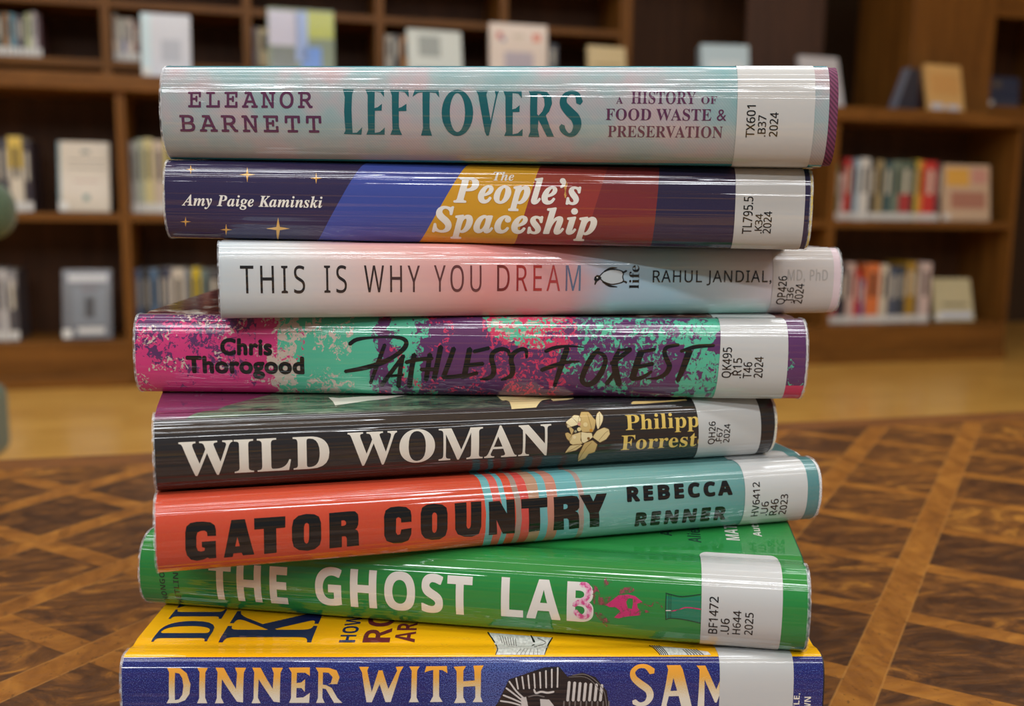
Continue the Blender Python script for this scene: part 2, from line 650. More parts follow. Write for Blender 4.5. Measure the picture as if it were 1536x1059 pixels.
def jk_pale(n):
    uv, u, v = n.uv()
    t = n.noise(n.map(uv, (38, 1.6, 1)), 1., 3., .55)
    col = n.ramp(t, [(.3, c(128, 170, 174)), (.45, c(154, 176, 180)), (.58, c(180, 170, 176)), (.72, c(188, 162, 164))])
    low = n.ramp(v, [(.1, (1, 1, 1, 1)), (.5, (0, 0, 0, 1))])
    col = n.mix(n.math('MULTIPLY', low, .4), col, c(182, 164, 154))
    w = n.new('ShaderNodeTexWave', bands_direction='DIAGONAL')
    n.put(w.inputs['Vector'], n.map(uv, (1, .036, 1)))
    w.inputs['Scale'].default_value = 620
    col = n.mix(n.math('MULTIPLY', w.outputs[1], .2), col, c(110, 128, 134))
    edge = n.math('MAXIMUM', gt(n, v, .92), n.math('LESS_THAN', v, .075))
    return n.mix(edge, col, c(48, 136, 150))


def jk_bands(n):
    uv, u, v = n.uv()
    k = n.math('SUBTRACT', u, n.math('MULTIPLY', n.math('SUBTRACT', v, .5), .0205))
    k2 = n.math('SUBTRACT', u, n.math('MULTIPLY', n.math('SUBTRACT', v, .5), .0105))
    k3 = n.math('SUBTRACT', u, n.math('MULTIPLY', n.math('SUBTRACT', v, .5), .0025))
    col = c(38, 33, 74)
    for kk, at, q in ((k, .0641, c(58, 78, 164)), (k, .1016, c(214, 158, 26)), (k2, .1323, c(150, 52, 42)), (k2, .1568, c(122, 38, 40)), (k3, .1786, c(34, 30, 66))):
        col = n.mix(gt(n, kk, at), col, q)
    sp = n.noise(n.map(uv, (2500, 90, 1)), 1., 2., .5)
    return n.mix(n.math('MULTIPLY', sp, .12), col, c(120, 100, 120))


def jk_dream(n):
    uv, u, v = n.uv()
    w = n.math('ADD', n.math('MULTIPLY', u, 4.), n.math('MULTIPLY', n.math('SUBTRACT', n.noise(n.map(uv, (16, 1.2, 1)), 1., 2., .5), .5), .12))
    col = n.ramp(w, [(.0, c(196, 208, 214)), (.10, c(206, 206, 206)), (.22, c(220, 188, 184)), (.38, c(222, 150, 148)), (.5, c(212, 160, 164)), (.56, c(166, 194, 214)), (.66, c(162, 202, 218)), (.76, c(196, 206, 212)), (.86, c(214, 204, 210)), (.95, c(226, 208, 216))])
    top = n.ramp(v, [(.7, (0, 0, 0, 1)), (1., (1, 1, 1, 1))])
    band = n.ramp(n.math('MULTIPLY', u, 4.), [(.1, (0, 0, 0, 1)), (.2, (1, 1, 1, 1)), (.5, (1, 1, 1, 1)), (.56, (0, 0, 0, 1))])
    col = n.mix(n.math('MULTIPLY', n.math('MULTIPLY', top, band), .6), col, c(238, 140, 136))
    bot = n.ramp(v, [(.04, (1, 1, 1, 1)), (.3, (0, 0, 0, 1))])
    mint = n.ramp(n.math('MULTIPLY', u, 4.), [(.45, (0, 0, 0, 1)), (.62, (1, 1, 1, 1)), (.8, (1, 1, 1, 1)), (.88, (0, 0, 0, 1))])
    return n.mix(n.math('MULTIPLY', n.math('MULTIPLY', bot, mint), .8), col, c(138, 222, 200))


def jk_forest(n):
    uv, u, v = n.uv()
    pink, purp, mint, bei, red = c(206, 58, 122), c(92, 50, 98), c(84, 184, 152), c(202, 184, 172), c(206, 56, 98)
    big = n.noise(n.map(uv, (60, 2.2, 1)), 1., 4., .6)
    w = n.math('ADD', n.math('MULTIPLY', u, 4.), n.math('MULTIPLY', n.math('SUBTRACT', big, .5), .16))
    u4 = n.math('MULTIPLY', u, 4.)
    col = n.ramp(w, [(0, pink), (.19, bei), (.235, mint), (.345, purp), (.375, mint), (.41, purp), (.74, purp), (.8, mint), (.87, purp)], 'CONSTANT')
    # upper band of the middle: mint and beige brush marks over the purple
    up = n.math('MULTIPLY', gt(n, n.math('ADD', v, n.math('MULTIPLY', n.math('SUBTRACT', big, .5), .9)), .72), n.math('MULTIPLY', gt(n, w, .5), n.math('LESS_THAN', w, .62)))
    col = n.mix(up, col, n.mix(gt(n, n.noise(n.map(uv, (140, 26, 1)), 1., 3., .6), .55), mint, bei))
    sp1 = n.noise(n.map(uv, (430, 14, 1)), 1., 5., .7, .8)
    sp2 = n.noise(n.map(uv, (90, 3.4, 1), loc=(4, 1, 0)), 1., 3., .6)
    dens = n.math('MULTIPLY', n.math('SUBTRACT', v, .45), n.ramp(u4, [(.12, (.22, .22, .22, 1)), (.2, (0, 0, 0, 1))]))
    m1 = gt(n, n.math('ADD', n.math('ADD', n.math('MULTIPLY', sp1, .6), n.math('MULTIPLY', sp2, .4)), dens), .54)
    alt = n.ramp(u4, [(0, purp), (.17, pink), (.2, mint), (.24, bei), (.31, mint), (.345, purp), (.5, red), (.585, red), (.64, mint), (.72, mint), (.78, purp)], 'CONSTANT')
    col = n.mix(m1, col, alt)
    sp3 = n.noise(n.map(uv, (620, 21, 1), loc=(7, 3, 0)), 1., 4., .65, .8)
    sp4 = n.noise(n.map(uv, (70, 3, 1), loc=(2, 8, 0)), 1., 2., .5)
    m2 = n.math('MULTIPLY', gt(n, sp3, .56), gt(n, sp4, .54))
    alt2 = n.ramp(u4, [(0, bei), (.12, bei), (.2, pink), (.24, mint), (.3, mint), (.345, red), (.45, red), (.6, mint), (.66, mint), (.82, purp), (.95, mint)], 'CONSTANT')
    col = n.mix(m2, col, alt2)
    # a band of berries
    bm_ = n.math('MULTIPLY', gt(n, n.noise(n.map(uv, (800, 27, 1), loc=(1, 6, 0)), 1., 3., .6), .5), n.math('MULTIPLY', n.math('MULTIPLY', gt(n, w, .575), n.math('LESS_THAN', w, .64)), gt(n, v, .6)))
    col = n.mix(bm_, col, red)
    rt = n.math('MULTIPLY', gt(n, u, .2385), n.math('LESS_THAN', v, .26))
    col = n.mix(rt, col, red)
    cov = gt(n, v, 1.05)
    covc = n.ramp(sp2, [(.4, c(60, 22, 44)), (.55, c(104, 56, 48)), (.68, c(196, 190, 180))])
    return n.mix(cov, col, covc)


def jk_black(n):
    uv, u, v = n.uv()
    blk = c(40, 37, 38)
    a = n.noise(n.map(uv, (50, 7, 1), rot=(0, 0, .03)), 1., 5., .6, 1.)
    fol = n.ramp(a, [(.3, c(34, 40, 40)), (.45, c(62, 88, 70)), (.55, c(110, 128, 104)), (.66, c(40, 70, 54))])
    m = n.ramp(n.math('MULTIPLY', u, 4.), [(.36, (1, 1, 1, 1)), (.56, (0, 0, 0, 1))])
    fol = n.mix(m, c(44, 40, 46), fol)
    pu = n.math('LESS_THAN', n.math('ADD', u, n.math('MULTIPLY', n.math('SUBTRACT', v, 1.2), -.03)), .02)
    fol = n.mix(pu, fol, c(112, 50, 84))
    return n.mix(n.ramp(v, [(.86, (0, 0, 0, 1)), (.9, (1, 1, 1, 1))]), blk, fol)


def jk_gator(n):
    uv, u, v = n.uv()
    wob = n.math('MULTIPLY', n.math('SINE', n.math('MULTIPLY', v, 3.4)), .0016)
    wob2 = n.math('MULTIPLY', n.math('SUBTRACT', n.noise(n.map(uv, (30, 1.5, 1)), 1., 2., .5), .5), .004)
    k = n.math('MULTIPLY', n.math('ADD', n.math('SUBTRACT', u, wob), wob2), 4.)
    red, teal, gr, tan, tl = c(204, 64, 38), c(92, 172, 178), c(148, 132, 122), c(176, 138, 112), c(110, 172, 168)
    st = [(0, red), (.1075, teal), (.1108, c(208, 84, 76)), (.1138, teal), (.116, red), (.119, gr), (.1208, c(206, 64, 62)), (.1235, tan), (.1275, teal), (.1308, c(190, 128, 110)), (.1345, teal), (.1425, c(160, 140, 132)), (.1445, tl)]
    col = n.ramp(k, [(p * 4, q) for p, q in st], 'CONSTANT')
    rgt = n.ramp(n.math('MULTIPLY', u, 4.), [(.62, (0, 0, 0, 1)), (.95, (1, 1, 1, 1))])
    col = n.mix(rgt, col, c(70, 136, 140))
    low = n.math('MULTIPLY', n.ramp(v, [(.0, (1, 1, 1, 1)), (.22, (0, 0, 0, 1))]), n.math('LESS_THAN', u, .108))
    col = n.mix(n.math('MULTIPLY', low, .5), col, c(226, 132, 48))
    sp = n.noise(n.map(uv, (900, 30, 1)), 1., 3., .6)
    return n.mix(n.math('MULTIPLY', sp, .16), col, c(190, 150, 120))


def jk_green(n):
    uv, u, v = n.uv()
    a = n.noise(n.map(uv, (8, 1, 1)), 1., 2., .5)
    return n.ramp(a, [(.3, c(36, 128, 58)), (.7, c(44, 140, 66))])


def jk_blue(n):
    uv, u, v = n.uv()
    sp = n.noise(n.map(uv, (3500, 110, 1)), 1., 2., .6)
    vg = n.ramp(n.math('MULTIPLY', n.math('ABSOLUTE', n.math('SUBTRACT', u, .128)), 12.), [(.1, (1, 1, 1, 1)), (.35, (0, 0, 0, 1))])
    spk = gt(n, n.math('ADD', sp, n.math('MULTIPLY', vg, .1)), .6)
    col = n.mix(n.math('MULTIPLY', spk, .55), c(30, 36, 112), c(112, 138, 206))
    col = n.mix(n.math('LESS_THAN', sp, .42), col, c(20, 22, 70))
    return n.mix(gt(n, v, .935), col, c(248, 184, 14))


def title_grad(n):
    uv, u, v = n.uv()
    sp = n.noise(n.map(uv, (3500, 110, 1)), 1., 2., .6)
    k = n.math('ADD', v, n.math('MULTIPLY', n.math('SUBTRACT', sp, .5), .22))
    return n.ramp(k, [(.6, c(232, 224, 206)), (.69, c(222, 196, 146)), (.77, c(230, 168, 66)), (.9, c(240, 160, 40))])


def dream_grad(n):
    uv, u, v = n.uv()
    return n.ramp(n.math('MULTIPLY', u, 4.), [(.385, c(84, 36, 36)), (.42, c(150, 42, 42)), (.455, c(172, 50, 50)), (.488, c(176, 66, 70)), (.497, c(96, 110, 140)), (.52, c(100, 120, 146))])


def dream_dark(n):
    uv, u, v = n.uv()
    return n.ramp(n.math('MULTIPLY', u, 4.), [(.03, c(28, 26, 26)), (.2, c(44, 34, 34)), (.3, c(96, 58, 58)), (.38, c(110, 54, 56))])


def pinkish(n):
    uv, u, v = n.uv()
    return n.ramp(n.noise(n.map(uv, (700, 24, 1)), 1., 3., .6), [(.4, c(206, 74, 138)), (.6, c(232, 190, 212))])


def engraving(n):
    uv, u, v = n.uv()
    return n.ramp(n.noise(n.map(uv, (900, 24, 1)), 1., 3., .6), [(.4, c(196, 196, 192)), (.6, c(226, 226, 222))])


INKS = {'ink': c(14, 13, 13), 'white': c(236, 234, 228), 'bone': c(228, 224, 212), 'pale': c(224, 222, 216), 'b0purple': c(88, 44, 78), 'b0teal': c(16, 92, 100),
        'b1gold': c(222, 172, 92), 'b2belly': c(196, 208, 214), 'b2faint': c(176, 173, 170), 'petal0': c(206, 178, 116), 'petal1': c(226, 206, 150), 'petal2': c(236, 222, 176),
        'b4brown': c(128, 96, 54), 'b4pink': c(206, 148, 128), 'b4orange': c(206, 146, 50), 'b4sage': c(160, 158, 128), 'b4gold': c(226, 196, 104),
        'b6dark': c(26, 62, 44), 'b6pink': c(198, 48, 112), 'b6rose': c(146, 74, 84), 'b6teal': c(30, 122, 92), 'b7dark': c(34, 28, 30), 'b7light': c(206, 200, 196), 'b7mid': c(112, 106, 104),
        'b7navy': c(30, 34, 84), 'b7maroon': c(104, 30, 44)}
INKFN = {'b7title': title_grad, 'b2dream': dream_grad, 'b2dark': dream_dark, 'b6pinkw': pinkish, 'b7engr': engraving}


def smoke_ink(k, lo, hi):
    # thin pink ink: patchy, the wrapper's green shows between the specks
    nm = 'print_' + k
    if nm not in MATS:
        n = NT(nm)
        wrap(n, INKS[k])
        uv, u, v = n.uv()
        n.put(n.b.inputs['Alpha'], n.ramp(n.noise(n.map(uv, (520, 16, 1)), 1., 4., .65, .6), [(lo, (0, 0, 0, 1)), (hi, (1, 1, 1, 1))]))
        MATS[nm] = n.m
    return MATS[nm]


def ink_of(k):
    if k == 'b6rose':
        return smoke_ink(k, .42, .62)
    if k == 'b6pink':
        return smoke_ink(k, .28, .48)
    return ink('print_' + k, INKS.get(k), fn=INKFN.get(k))


def label_mat():
    n = NT('label_paper')
    return wrap(n, c(194, 196, 195), .6, 1.15, coat_rough=.1)


M_LABEL = label_mat()
M_LABEL_CLEAR = wrap(NT('label_paper_thin'), c(200, 196, 194), .6, 1.15, coat_rough=.1)
M_CLOTH = NT('purple_cloth')
_uv, _u, _v = M_CLOTH.uv()
_w = M_CLOTH.new('ShaderNodeTexWave', bands_direction='DIAGONAL')
M_CLOTH.put(_w.inputs['Vector'], M_CLOTH.map(_uv, (1, .036, 1)))
_w.inputs['Scale'].default_value = 420
M_CLOTH.set(Base_Color=M_CLOTH.mix(_w.outputs[1], c(74, 26, 56), c(122, 56, 92)), Roughness=.75)
M_CLOTH = M_CLOTH.m

SPECS = [  # wrapper, label, case material, wrapper end, cover depth, label outline (x bottom left/right, x top left/right, v bottom, v top, corner)
    (jk_pale, 'pale teal and pink hardcover, topmost of the stack, purple cloth cover showing at one end', M_CLOTH, .0031, .158, (.2040, .2302, .2040, .2302, -.3, 1.5, 0), 'wrapper_pale'),
    (jk_bands, 'navy hardcover with blue, gold and red slanted bands and star shapes, second in the stack', plain('case_yellow', c(232, 206, 70), .6), .0009, .158, (.2066, .2312, .2066, .2312, -.3, 1.6, 0), 'wrapper_bands'),
    (jk_dream, 'white, pink and pale blue hardcover with a small bird emblem, third in the stack', plain('case_white', c(226, 224, 220), .6), .0006, .156, (.2080, .2344, .2080, .2344, -.3, 1.6, 0), 'wrapper_pastel'),
    (jk_forest, 'hardcover mottled pink, purple and mint with brush lettering, fourth in the stack', plain('case_white', c(226, 224, 220), .6), .0006, .160, (.2122, .2394, .2150, .2394, -.3, 1.6, 0), 'wrapper_forest'),
    (jk_black, 'black hardcover with a cream flower and gold author lettering, fifth in the stack', plain('case_cream', c(232, 222, 180), .6), .0012, .160, (.1962, .2225, .1916, .2190, -.3, 1.9, 0), 'wrapper_black'),
    (jk_gator, 'red and teal hardcover with wavy stripes and fat black capitals, sixth in the stack', plain('case_white', c(226, 224, 220), .6), .0012, .160, (.2099, .2362, .2099, .2366, -.3, 1.36, .004), 'wrapper_stripes'),
    (jk_green, 'green hardcover with pale capitals and a pink smoke picture, seventh from the top', plain('case_green', c(20, 70, 40), .6), .0006, .160, (.2048, .2308, .2040, .2310, -.3, 1.22, .0025), 'wrapper_green'),
    (jk_blue, 'blue and yellow hardcover with gold capitals, lowest book of the stack on the table', plain('case_black', c(30, 28, 30), .6), .0006, .160, (.2010, .2262, .2010, .2262, -.3, 1.8, 0), 'wrapper_blue'),
]
PRINTS=[
(0,'author_lettering','h','ELEANOR','slab',0.0102,0.05553,0.528,0.6616,'b0purple',1),
(0,'author_lettering','h','BARNETT','slab',0.00677,0.05859,0.3273,0.4661,'b0purple',1),
(0,'title_lettering','p',[6636,6857,7025,6831,6970,6418,6954,5238,6966,3282,7125,3313,7323,3759,7280,3149,6646,3192,6714,3471,6685,4959,6711,6205],None,'b0teal',1),
(0,'title_lettering','p',[7444,6834,8103,6825,8115,6219,7979,6611,7779,6666,7773,5317,7888,5387,8039,5664,8032,5114,7790,5098,7765,3297,7949,3384,8131,3745,8115,3165,7457,3152,7532,3528,7529,4970,7528,6353],None,'b0teal',1),
(0,'title_lettering','p',[8314,6827,8977,6818,8996,6199,8847,6618,8642,6673,8637,5328,8751,5425,8914,5674,8914,5099,8642,5081,8640,3754,8740,3150,8321,3170,8408,3613,8401,5119,8392,6361],None,'b0teal',1),
(0,'title_lettering','p',[9128,6256,9194,6819,10046,6812,10076,6210,9947,6571,9737,6626,9733,3774,9810,3116,9418,3122,9498,3742,9479,6623,9317,6566],None,'b0teal',1),
(0,'title_lettering','p',[11277,4981,11267,4618,11235,4269,11184,3947,11113,3664,11028,3430,10930,3255,10824,3145,10714,3107,10606,3141,10502,3246,10407,3418,10324,3650,10256,3931,10206,4253,10175,4602,10164,4965,10175,5330,10205,5681,10255,6006,10322,6294,10404,6532,10499,6710,10602,6821,10709,6860,10818,6823,10924,6714,11022,6537,11108,6301,11179,6016,11232,5692,11265,5343],[10990,4990,10986,4686,10970,4393,10945,4123,10911,3886,10869,3690,10822,3544,10770,3454,10717,3423,10665,3452,10615,3541,10569,3685,10529,3879,10496,4115,10472,4385,10457,4678,10452,4983,10457,5288,10471,5582,10495,5855,10527,6094,10566,6292,10611,6440,10661,6532,10713,6564,10766,6533,10817,6442,10865,6295,10907,6098,10942,5859,10968,5588,10984,5295],'b0teal',1),
(0,'title_lettering','p',[11361,6794,11777,6797,11733,6461,11899,4353,12067,6395,12015,6785,12182,6772,12126,6464,11868,3540,11825,3157,11747,3155,11689,3469,11448,6417],None,'b0teal',1),
(0,'title_lettering','p',[12324,6759,12970,6750,12982,6156,12848,6540,12652,6594,12650,5269,12763,5338,12909,5611,12906,5070,12669,5054,12668,3283,12847,3368,13019,3724,13014,3153,12369,3140,12436,3510,12415,4929,12406,6287],None,'b0teal',1),
(0,'title_lettering','p',[13213,6766,13573,6783,13851,6688,14008,6275,14037,5732,13941,5125,13825,4814,13979,3849,14126,3121,13876,3116,13652,4112,13573,4447,13554,3706,13609,3083,13216,3089,13287,3499,13271,5453,13275,6406],[13522,6546,13635,6519,13756,6136,13778,5594,13705,5121,13571,4783,13523,4917],'b0teal',1),
(0,'title_lettering','s',[15107,5919,15080,6079,15054,6257,15019,6447,14967,6622,14895,6743,14817,6811,14739,6840,14661,6831,14585,6779,14510,6691,14439,6574,14381,6428,14339,6255,14310,6060,14299,5845,14309,5614,14348,5390,14401,5197,14457,5032,14512,4877,14575,4724,14640,4591,14689,4488,14719,4408,14741,4320,14761,4213,14775,4105,14783,4010,14783,3905,14772,3777,14755,3655,14739,3568,14723,3510,14699,3459,14668,3427,14639,3423,14609,3465,14574,3551,14541,3655,14519,3739,14510,3788,14505,3840,14499,3922,14490,4016],[14881,5782,14868,5960,14857,6138,14847,6275,14834,6357,14811,6416,14773,6472,14728,6504,14690,6504,14651,6462,14609,6380,14573,6279,14554,6186,14545,6092,14544,5983,14551,5880,14565,5805,14590,5736,14634,5638,14692,5516,14749,5390,14803,5275,14866,5150,14936,4991,14999,4793,15041,4578,15064,4364,15072,4149,15064,3935,15037,3728,14993,3539,14941,3375,14882,3242,14814,3154,14742,3113,14673,3110,14605,3136,14538,3197,14473,3284,14415,3383,14366,3490,14331,3614,14313,3736,14305,3830,14295,3911],(15018,5652),(14374,4132),'b0teal',1),
(0,'subtitle_lettering','h','A','serif',0.16252,0.16491,0.5769,0.6294,'b0purple',1),
(0,'subtitle_lettering','h','HISTORY','serif',0.16776,0.18989,0.578,0.6752,'b0purple',1),
(0,'subtitle_lettering','h','OF','serif',0.19173,0.1971,0.5793,0.638,'b0purple',1),
(0,'subtitle_lettering','h','FOOD WASTE &','serif',0.1591,0.20046,0.4477,0.5368,'b0purple',1),
(0,'subtitle_lettering','h','PRESERVATION','serif',0.15994,0.19948,0.3144,0.4024,'b0purple',1),
(0,'call_number','v','TX601','call',0.3205,0.569,0.21028,0.20733,'ink',3),
(0,'call_number','v','.B37','call',0.3265,0.4919,0.21402,0.2113,'ink',3),
(0,'call_number','v','2024','call',0.3273,0.5151,0.21807,0.21524,'ink',3),
(1,'author_lettering','h','Amy Paige Kaminski','bolditalic',0.00647,0.0581,0.4361,0.546,'white',1),
(1,'title_lettering','h','The','bolditalic',0.11997,0.12741,0.7378,0.8302,'white',1),
(1,'title_lettering','h','People\u2019s','fatitalic',0.10563,0.15161,0.5088,0.766,'white',1),
(1,'title_lettering','h','Spaceship','fatitalic',0.09771,0.15755,0.2064,0.4688,'white',1),
(1,'star_ornament#286','p',[1144,8084,990,8001,978,7555,938,7998,777,8067,931,8151,926,8657,983,8154],None,'b1gold',1),
(1,'star_ornament#371','p',[3346,7623,3097,7498,3065,6818,3014,7494,2760,7597,3009,7724,3020,8473,3091,7727],None,'b1gold',1),
(1,'star_ornament#474','p',[5794,7347,5608,7256,5582,6752,5546,7253,5357,7329,5544,7421,5563,7947,5605,7424],None,'b1gold',1),
(1,'star_ornament#278','p',[931,2704,757,2620,704,2147,701,2617,535,2685,708,2769,754,3224,764,2772],None,'b1gold',1),
(1,'star_ornament#339','p',[2416,1918,2218,1813,2137,1178,2155,1810,1969,1893,2167,1995,2225,2533,2230,1999],None,'b1gold',1),
(1,'star_ornament#417','p',[4572,2161,4183,1961,3970,100,4057,1954,3684,2114,4073,2311,4167,3340,4198,2317],None,'b1gold',1),
(1,'flame_ornament','s',[14515,7257,14609,5924],[14541,7272,14635,5938],(14526,7293),(14624,5904),'b1gold',1),
(1,'flame_ornament','s',[14557,7471,14589,5730],[14583,7474,14615,5733],(14570,7501),(14602,5704),'b1gold',1),
(1,'flame_ornament','s',[14600,7408,14567,5799],[14627,7403,14593,5795],(14614,7434),(14579,5769),'b1gold',1),
(1,'flame_ornament','s',[14645,7211,14544,6003],[14670,7194,14570,5986],(14660,7230),(14555,5968),'b1gold',1),
(1,'call_number','v','TL795.5','call',0.2479,0.6151,0.21288,0.20955,'ink',3),
(1,'call_number','v','.K34','call',0.2532,0.449,0.21655,0.21394,'ink',3),
(1,'call_number','v','2024','call',0.2549,0.4741,0.21977,0.2169,'ink',3),
(2,'title_lettering','h','THIS','light',0.007,0.02884,0.3804,0.6606,'b2dark',1),
(2,'title_lettering','h','IS','light',0.03546,0.0433,0.3836,0.6643,'b2dark',1),
(2,'title_lettering','h','WHY','light',0.04939,0.06929,0.3865,0.6677,'b2dark',1),
(2,'title_lettering','h','YOU','light',0.07437,0.0918,0.39,0.6718,'b2dark',1),
(2,'title_lettering','h','DREAM','light',0.09765,0.12955,0.3946,0.6775,'b2dream',1),
(2,'bird_emblem','p',[13726,5607,13875,6033,14149,6286,14458,6211,14616,5959,14591,5512,14622,5063,14466,4829,14158,4713,13881,4967,13728,5297],None,'b2belly',1),
(2,'bird_emblem','p',[13470,5181,13495,5509,13589,5722,13698,5645,13768,5374,13661,5103,13594,4968,13530,4599,13488,4677,13512,5026],None,'ink',2),
(2,'bird_emblem','s',[13720,5605,13760,5722,13798,5841,13838,5949,13885,6040,13943,6118,14009,6185,14079,6236,14151,6267,14226,6274,14308,6261,14386,6232,14453,6193,14508,6146,14556,6087,14591,6021,14611,5955,14614,5883,14603,5778,14586,5651,14577,5512,14588,5369,14606,5235,14619,5123,14618,5049,14599,4992,14565,4938,14517,4890,14461,4847,14394,4802,14315,4760,14234,4733,14159,4733,14088,4766,14018,4826,13950,4902,13891,4980,13842,5060,13801,5150,13761,5246,13720,5342],[13690,5686,13730,5801,13769,5922,13812,6039,13865,6141,13927,6225,13997,6296,14071,6350,14147,6383,14227,6391,14312,6377,14393,6347,14463,6306,14522,6255,14575,6190,14618,6109,14649,6003,14655,5870,14642,5739,14626,5618,14619,5512,14627,5401,14645,5272,14660,5135,14656,5000,14625,4898,14582,4830,14530,4778,14472,4733,14403,4687,14323,4644,14238,4616,14157,4616,14080,4652,14005,4716,13935,4794,13872,4877,13820,4964,13775,5061,13736,5158,13695,5252],(13695,5614),(13695,5325),'ink',2),
(2,'bird_emblem','s',[13890,6024,13957,6113,14024,6205,14088,6287,14146,6349,14200,6388,14254,6413,14311,6431,14369,6453],[13859,6196,13924,6297,13989,6404,14056,6503,14125,6573,14192,6598,14254,6589,14312,6566,14369,6550],(13852,6077),(14382,6502),'ink',2),
(2,'bird_emblem','s',[13794,4906,13857,4777,13921,4639,13989,4510,14064,4409,14145,4357,14225,4341,14303,4339,14380,4331],[13831,5067,13898,4947,13964,4825,14028,4715,14091,4628,14157,4565,14230,4516,14307,4475,14383,4428],(13791,5028),(14395,4375),'ink',2),
(2,'bird_emblem','s',[14602,5880,14767,6095],[14576,6039,14741,6254],(14567,5931),(14776,6202),'ink',2),
(2,'bird_emblem','s',[14602,4939,14755,4822],[14616,5109,14770,4992],(14586,5042),(14785,4889),'ink',2),
(2,'bird_emblem','s',[14693,6251,14666,6017],[14732,6214,14705,5980],(14718,6274),(14680,5956),'ink',2),
(2,'bird_emblem','s',[14700,5006,14730,4771],[14739,5043,14769,4808],(14714,5066),(14755,4747),'ink',2),
(2,'bird_emblem','p',[13628,5413,13620,5358,13598,5336,13576,5358,13567,5413,13575,5468,13597,5490,13619,5468],None,'white',2.6),
(2,'imprint_lettering','v','life','serif',0.4167,0.6802,0.15258,0.14871,'ink',1),
(2,'author_lettering','h','RAHUL JANDIAL,','sansm',0.15806,0.20743,0.4879,0.6242,'ink',1),
(2,'author_lettering','h','MD, PhD','sansm',0.21429,0.23171,0.5066,0.637,'b2faint',3),
(2,'call_number','v','QP426','call',0.2218,0.5617,0.21401,0.21033,'ink',3),
(2,'call_number','v','.J36','call',0.2387,0.4275,0.21728,0.21438,'ink',3),
(2,'call_number','v','2024','call',0.2289,0.4694,0.22159,0.21794,'ink',3),
(3,'author_lettering','h','Chris','round',0.03033,0.04888,0.5153,0.6843,'ink',1),
(3,'author_lettering','h','Thorogood','round',0.01801,0.06027,0.3293,0.5073,'ink',1),
(3,'title_lettering','s',[8877,6380,8822,6016,8769,5663,8713,5285,8651,4847,8581,4326,8504,3738,8423,3110,8340,2460],[9004,6254,8956,5883,8910,5522,8859,5138,8799,4699,8725,4181,8639,3599,8548,2976,8455,2326],(8958,6448),(8379,2249),'ink',1),
(3,'title_lettering','s',[7712,6192,7773,6313,7827,6430,7879,6528,7949,6614,8047,6695,8168,6769,8304,6833,8448,6884,8607,6923,8781,6950,8953,6964,9104,6962,9231,6946,9342,6916,9436,6872,9511,6815,9569,6748,9611,6674,9635,6603,9644,6548,9643,6490,9633,6405,9611,6294,9578,6165,9530,6014,9466,5842,9387,5661,9297,5482,9195,5307,9082,5133,8960,4966,8832,4811,8696,4667,8550,4531,8395,4401,8231,4274,8055,4151,7867,4034,7673,3918,7481,3800],[7625,6510,7682,6627,7737,6756,7808,6888,7904,6993,8021,7055,8152,7088,8293,7108,8440,7129,8601,7155,8777,7179,8951,7198,9104,7208,9234,7216,9350,7219,9454,7208,9548,7170,9630,7099,9700,6996,9757,6859,9795,6681,9809,6475,9798,6266,9768,6061,9720,5865,9655,5676,9575,5492,9483,5309,9385,5126,9279,4933,9164,4732,9037,4533,8900,4353,8754,4196,8600,4057,8438,3930,8267,3814,8083,3711,7890,3621,7693,3538,7500,3452],(7624,6260),(7444,3602),'ink',1),
(3,'title_lettering','s',[9562,5376,9467,5041,9374,4707,9278,4365,9179,4005,9073,3618,8963,3208,8851,2778,8737,2330],[9688,5117,9593,4781,9500,4446,9404,4103,9305,3741,9199,3350,9089,2933,8975,2490,8861,2018],(9661,5378),(8760,2012),'ink',1),
(3,'title_lettering','s',[9493,5152,9470,4779,9447,4403,9424,4024,9403,3644,9384,3264,9367,2880,9351,2486,9332,2066],[9661,5082,9638,4709,9615,4333,9593,3958,9572,3585,9554,3212,9537,2833,9521,2437,9503,2011],(9588,5291),(9408,1810),'ink',1),
(3,'title_lettering','s',[9147,3051,9600,3202],[9139,3346,9591,3493],(9104,3186),(9634,3361),'ink',1),
(3,'title_lettering','s',[9919,5433,9891,5068,9863,4704,9836,4327,9811,3929,9789,3503,9769,3054,9749,2584,9728,2085],[10108,5335,10081,4969,10053,4605,10026,4237,10002,3853,9981,3441,9962,2998,9942,2526,9921,2020],(10028,5580),(9814,1794),'ink',1),
(3,'title_lettering','s',[9727,4409,9821,4479,9911,4550,10004,4616,10109,4673,10236,4721,10378,4762,10528,4801,10675,4841],[9690,4798,9783,4867,9874,4938,9973,5008,10087,5070,10220,5120,10365,5162,10515,5200,10661,5240],(9654,4563),(10724,5056),'ink',1),
(3,'title_lettering','s',[10492,5469,10476,5154,10459,4840,10443,4524,10425,4205,10406,3880,10387,3548,10366,3208,10346,2860],[10673,5404,10657,5090,10640,4775,10623,4457,10606,4134,10587,3805,10567,3470,10547,3129,10527,2779],(10592,5622),(10424,2613),'ink',1),
(3,'title_lettering','s',[10882,6221,10852,5821,10823,5419,10793,5017,10763,4619,10733,4225,10703,3831,10673,3433,10642,3024],[11072,6124,11042,5724,11013,5321,10983,4918,10954,4518,10924,4121,10894,3726,10864,3325,10833,2913],(10991,6366),(10722,2755),'ink',1),
(3,'title_lettering','s',[10249,3710,10812,3751],[10248,4089,10809,4130],(10197,3896),(10863,3945),'ink',1),
(3,'title_lettering','s',[11366,6095,11326,5775,11286,5457,11245,5133,11201,4790,11151,4419,11097,4026,11042,3619,10987,3207],[11539,5942,11499,5622,11459,5303,11418,4975,11373,4626,11323,4250,11269,3852,11213,3442,11158,3026],(11475,6194),(11048,2927),'ink',1),
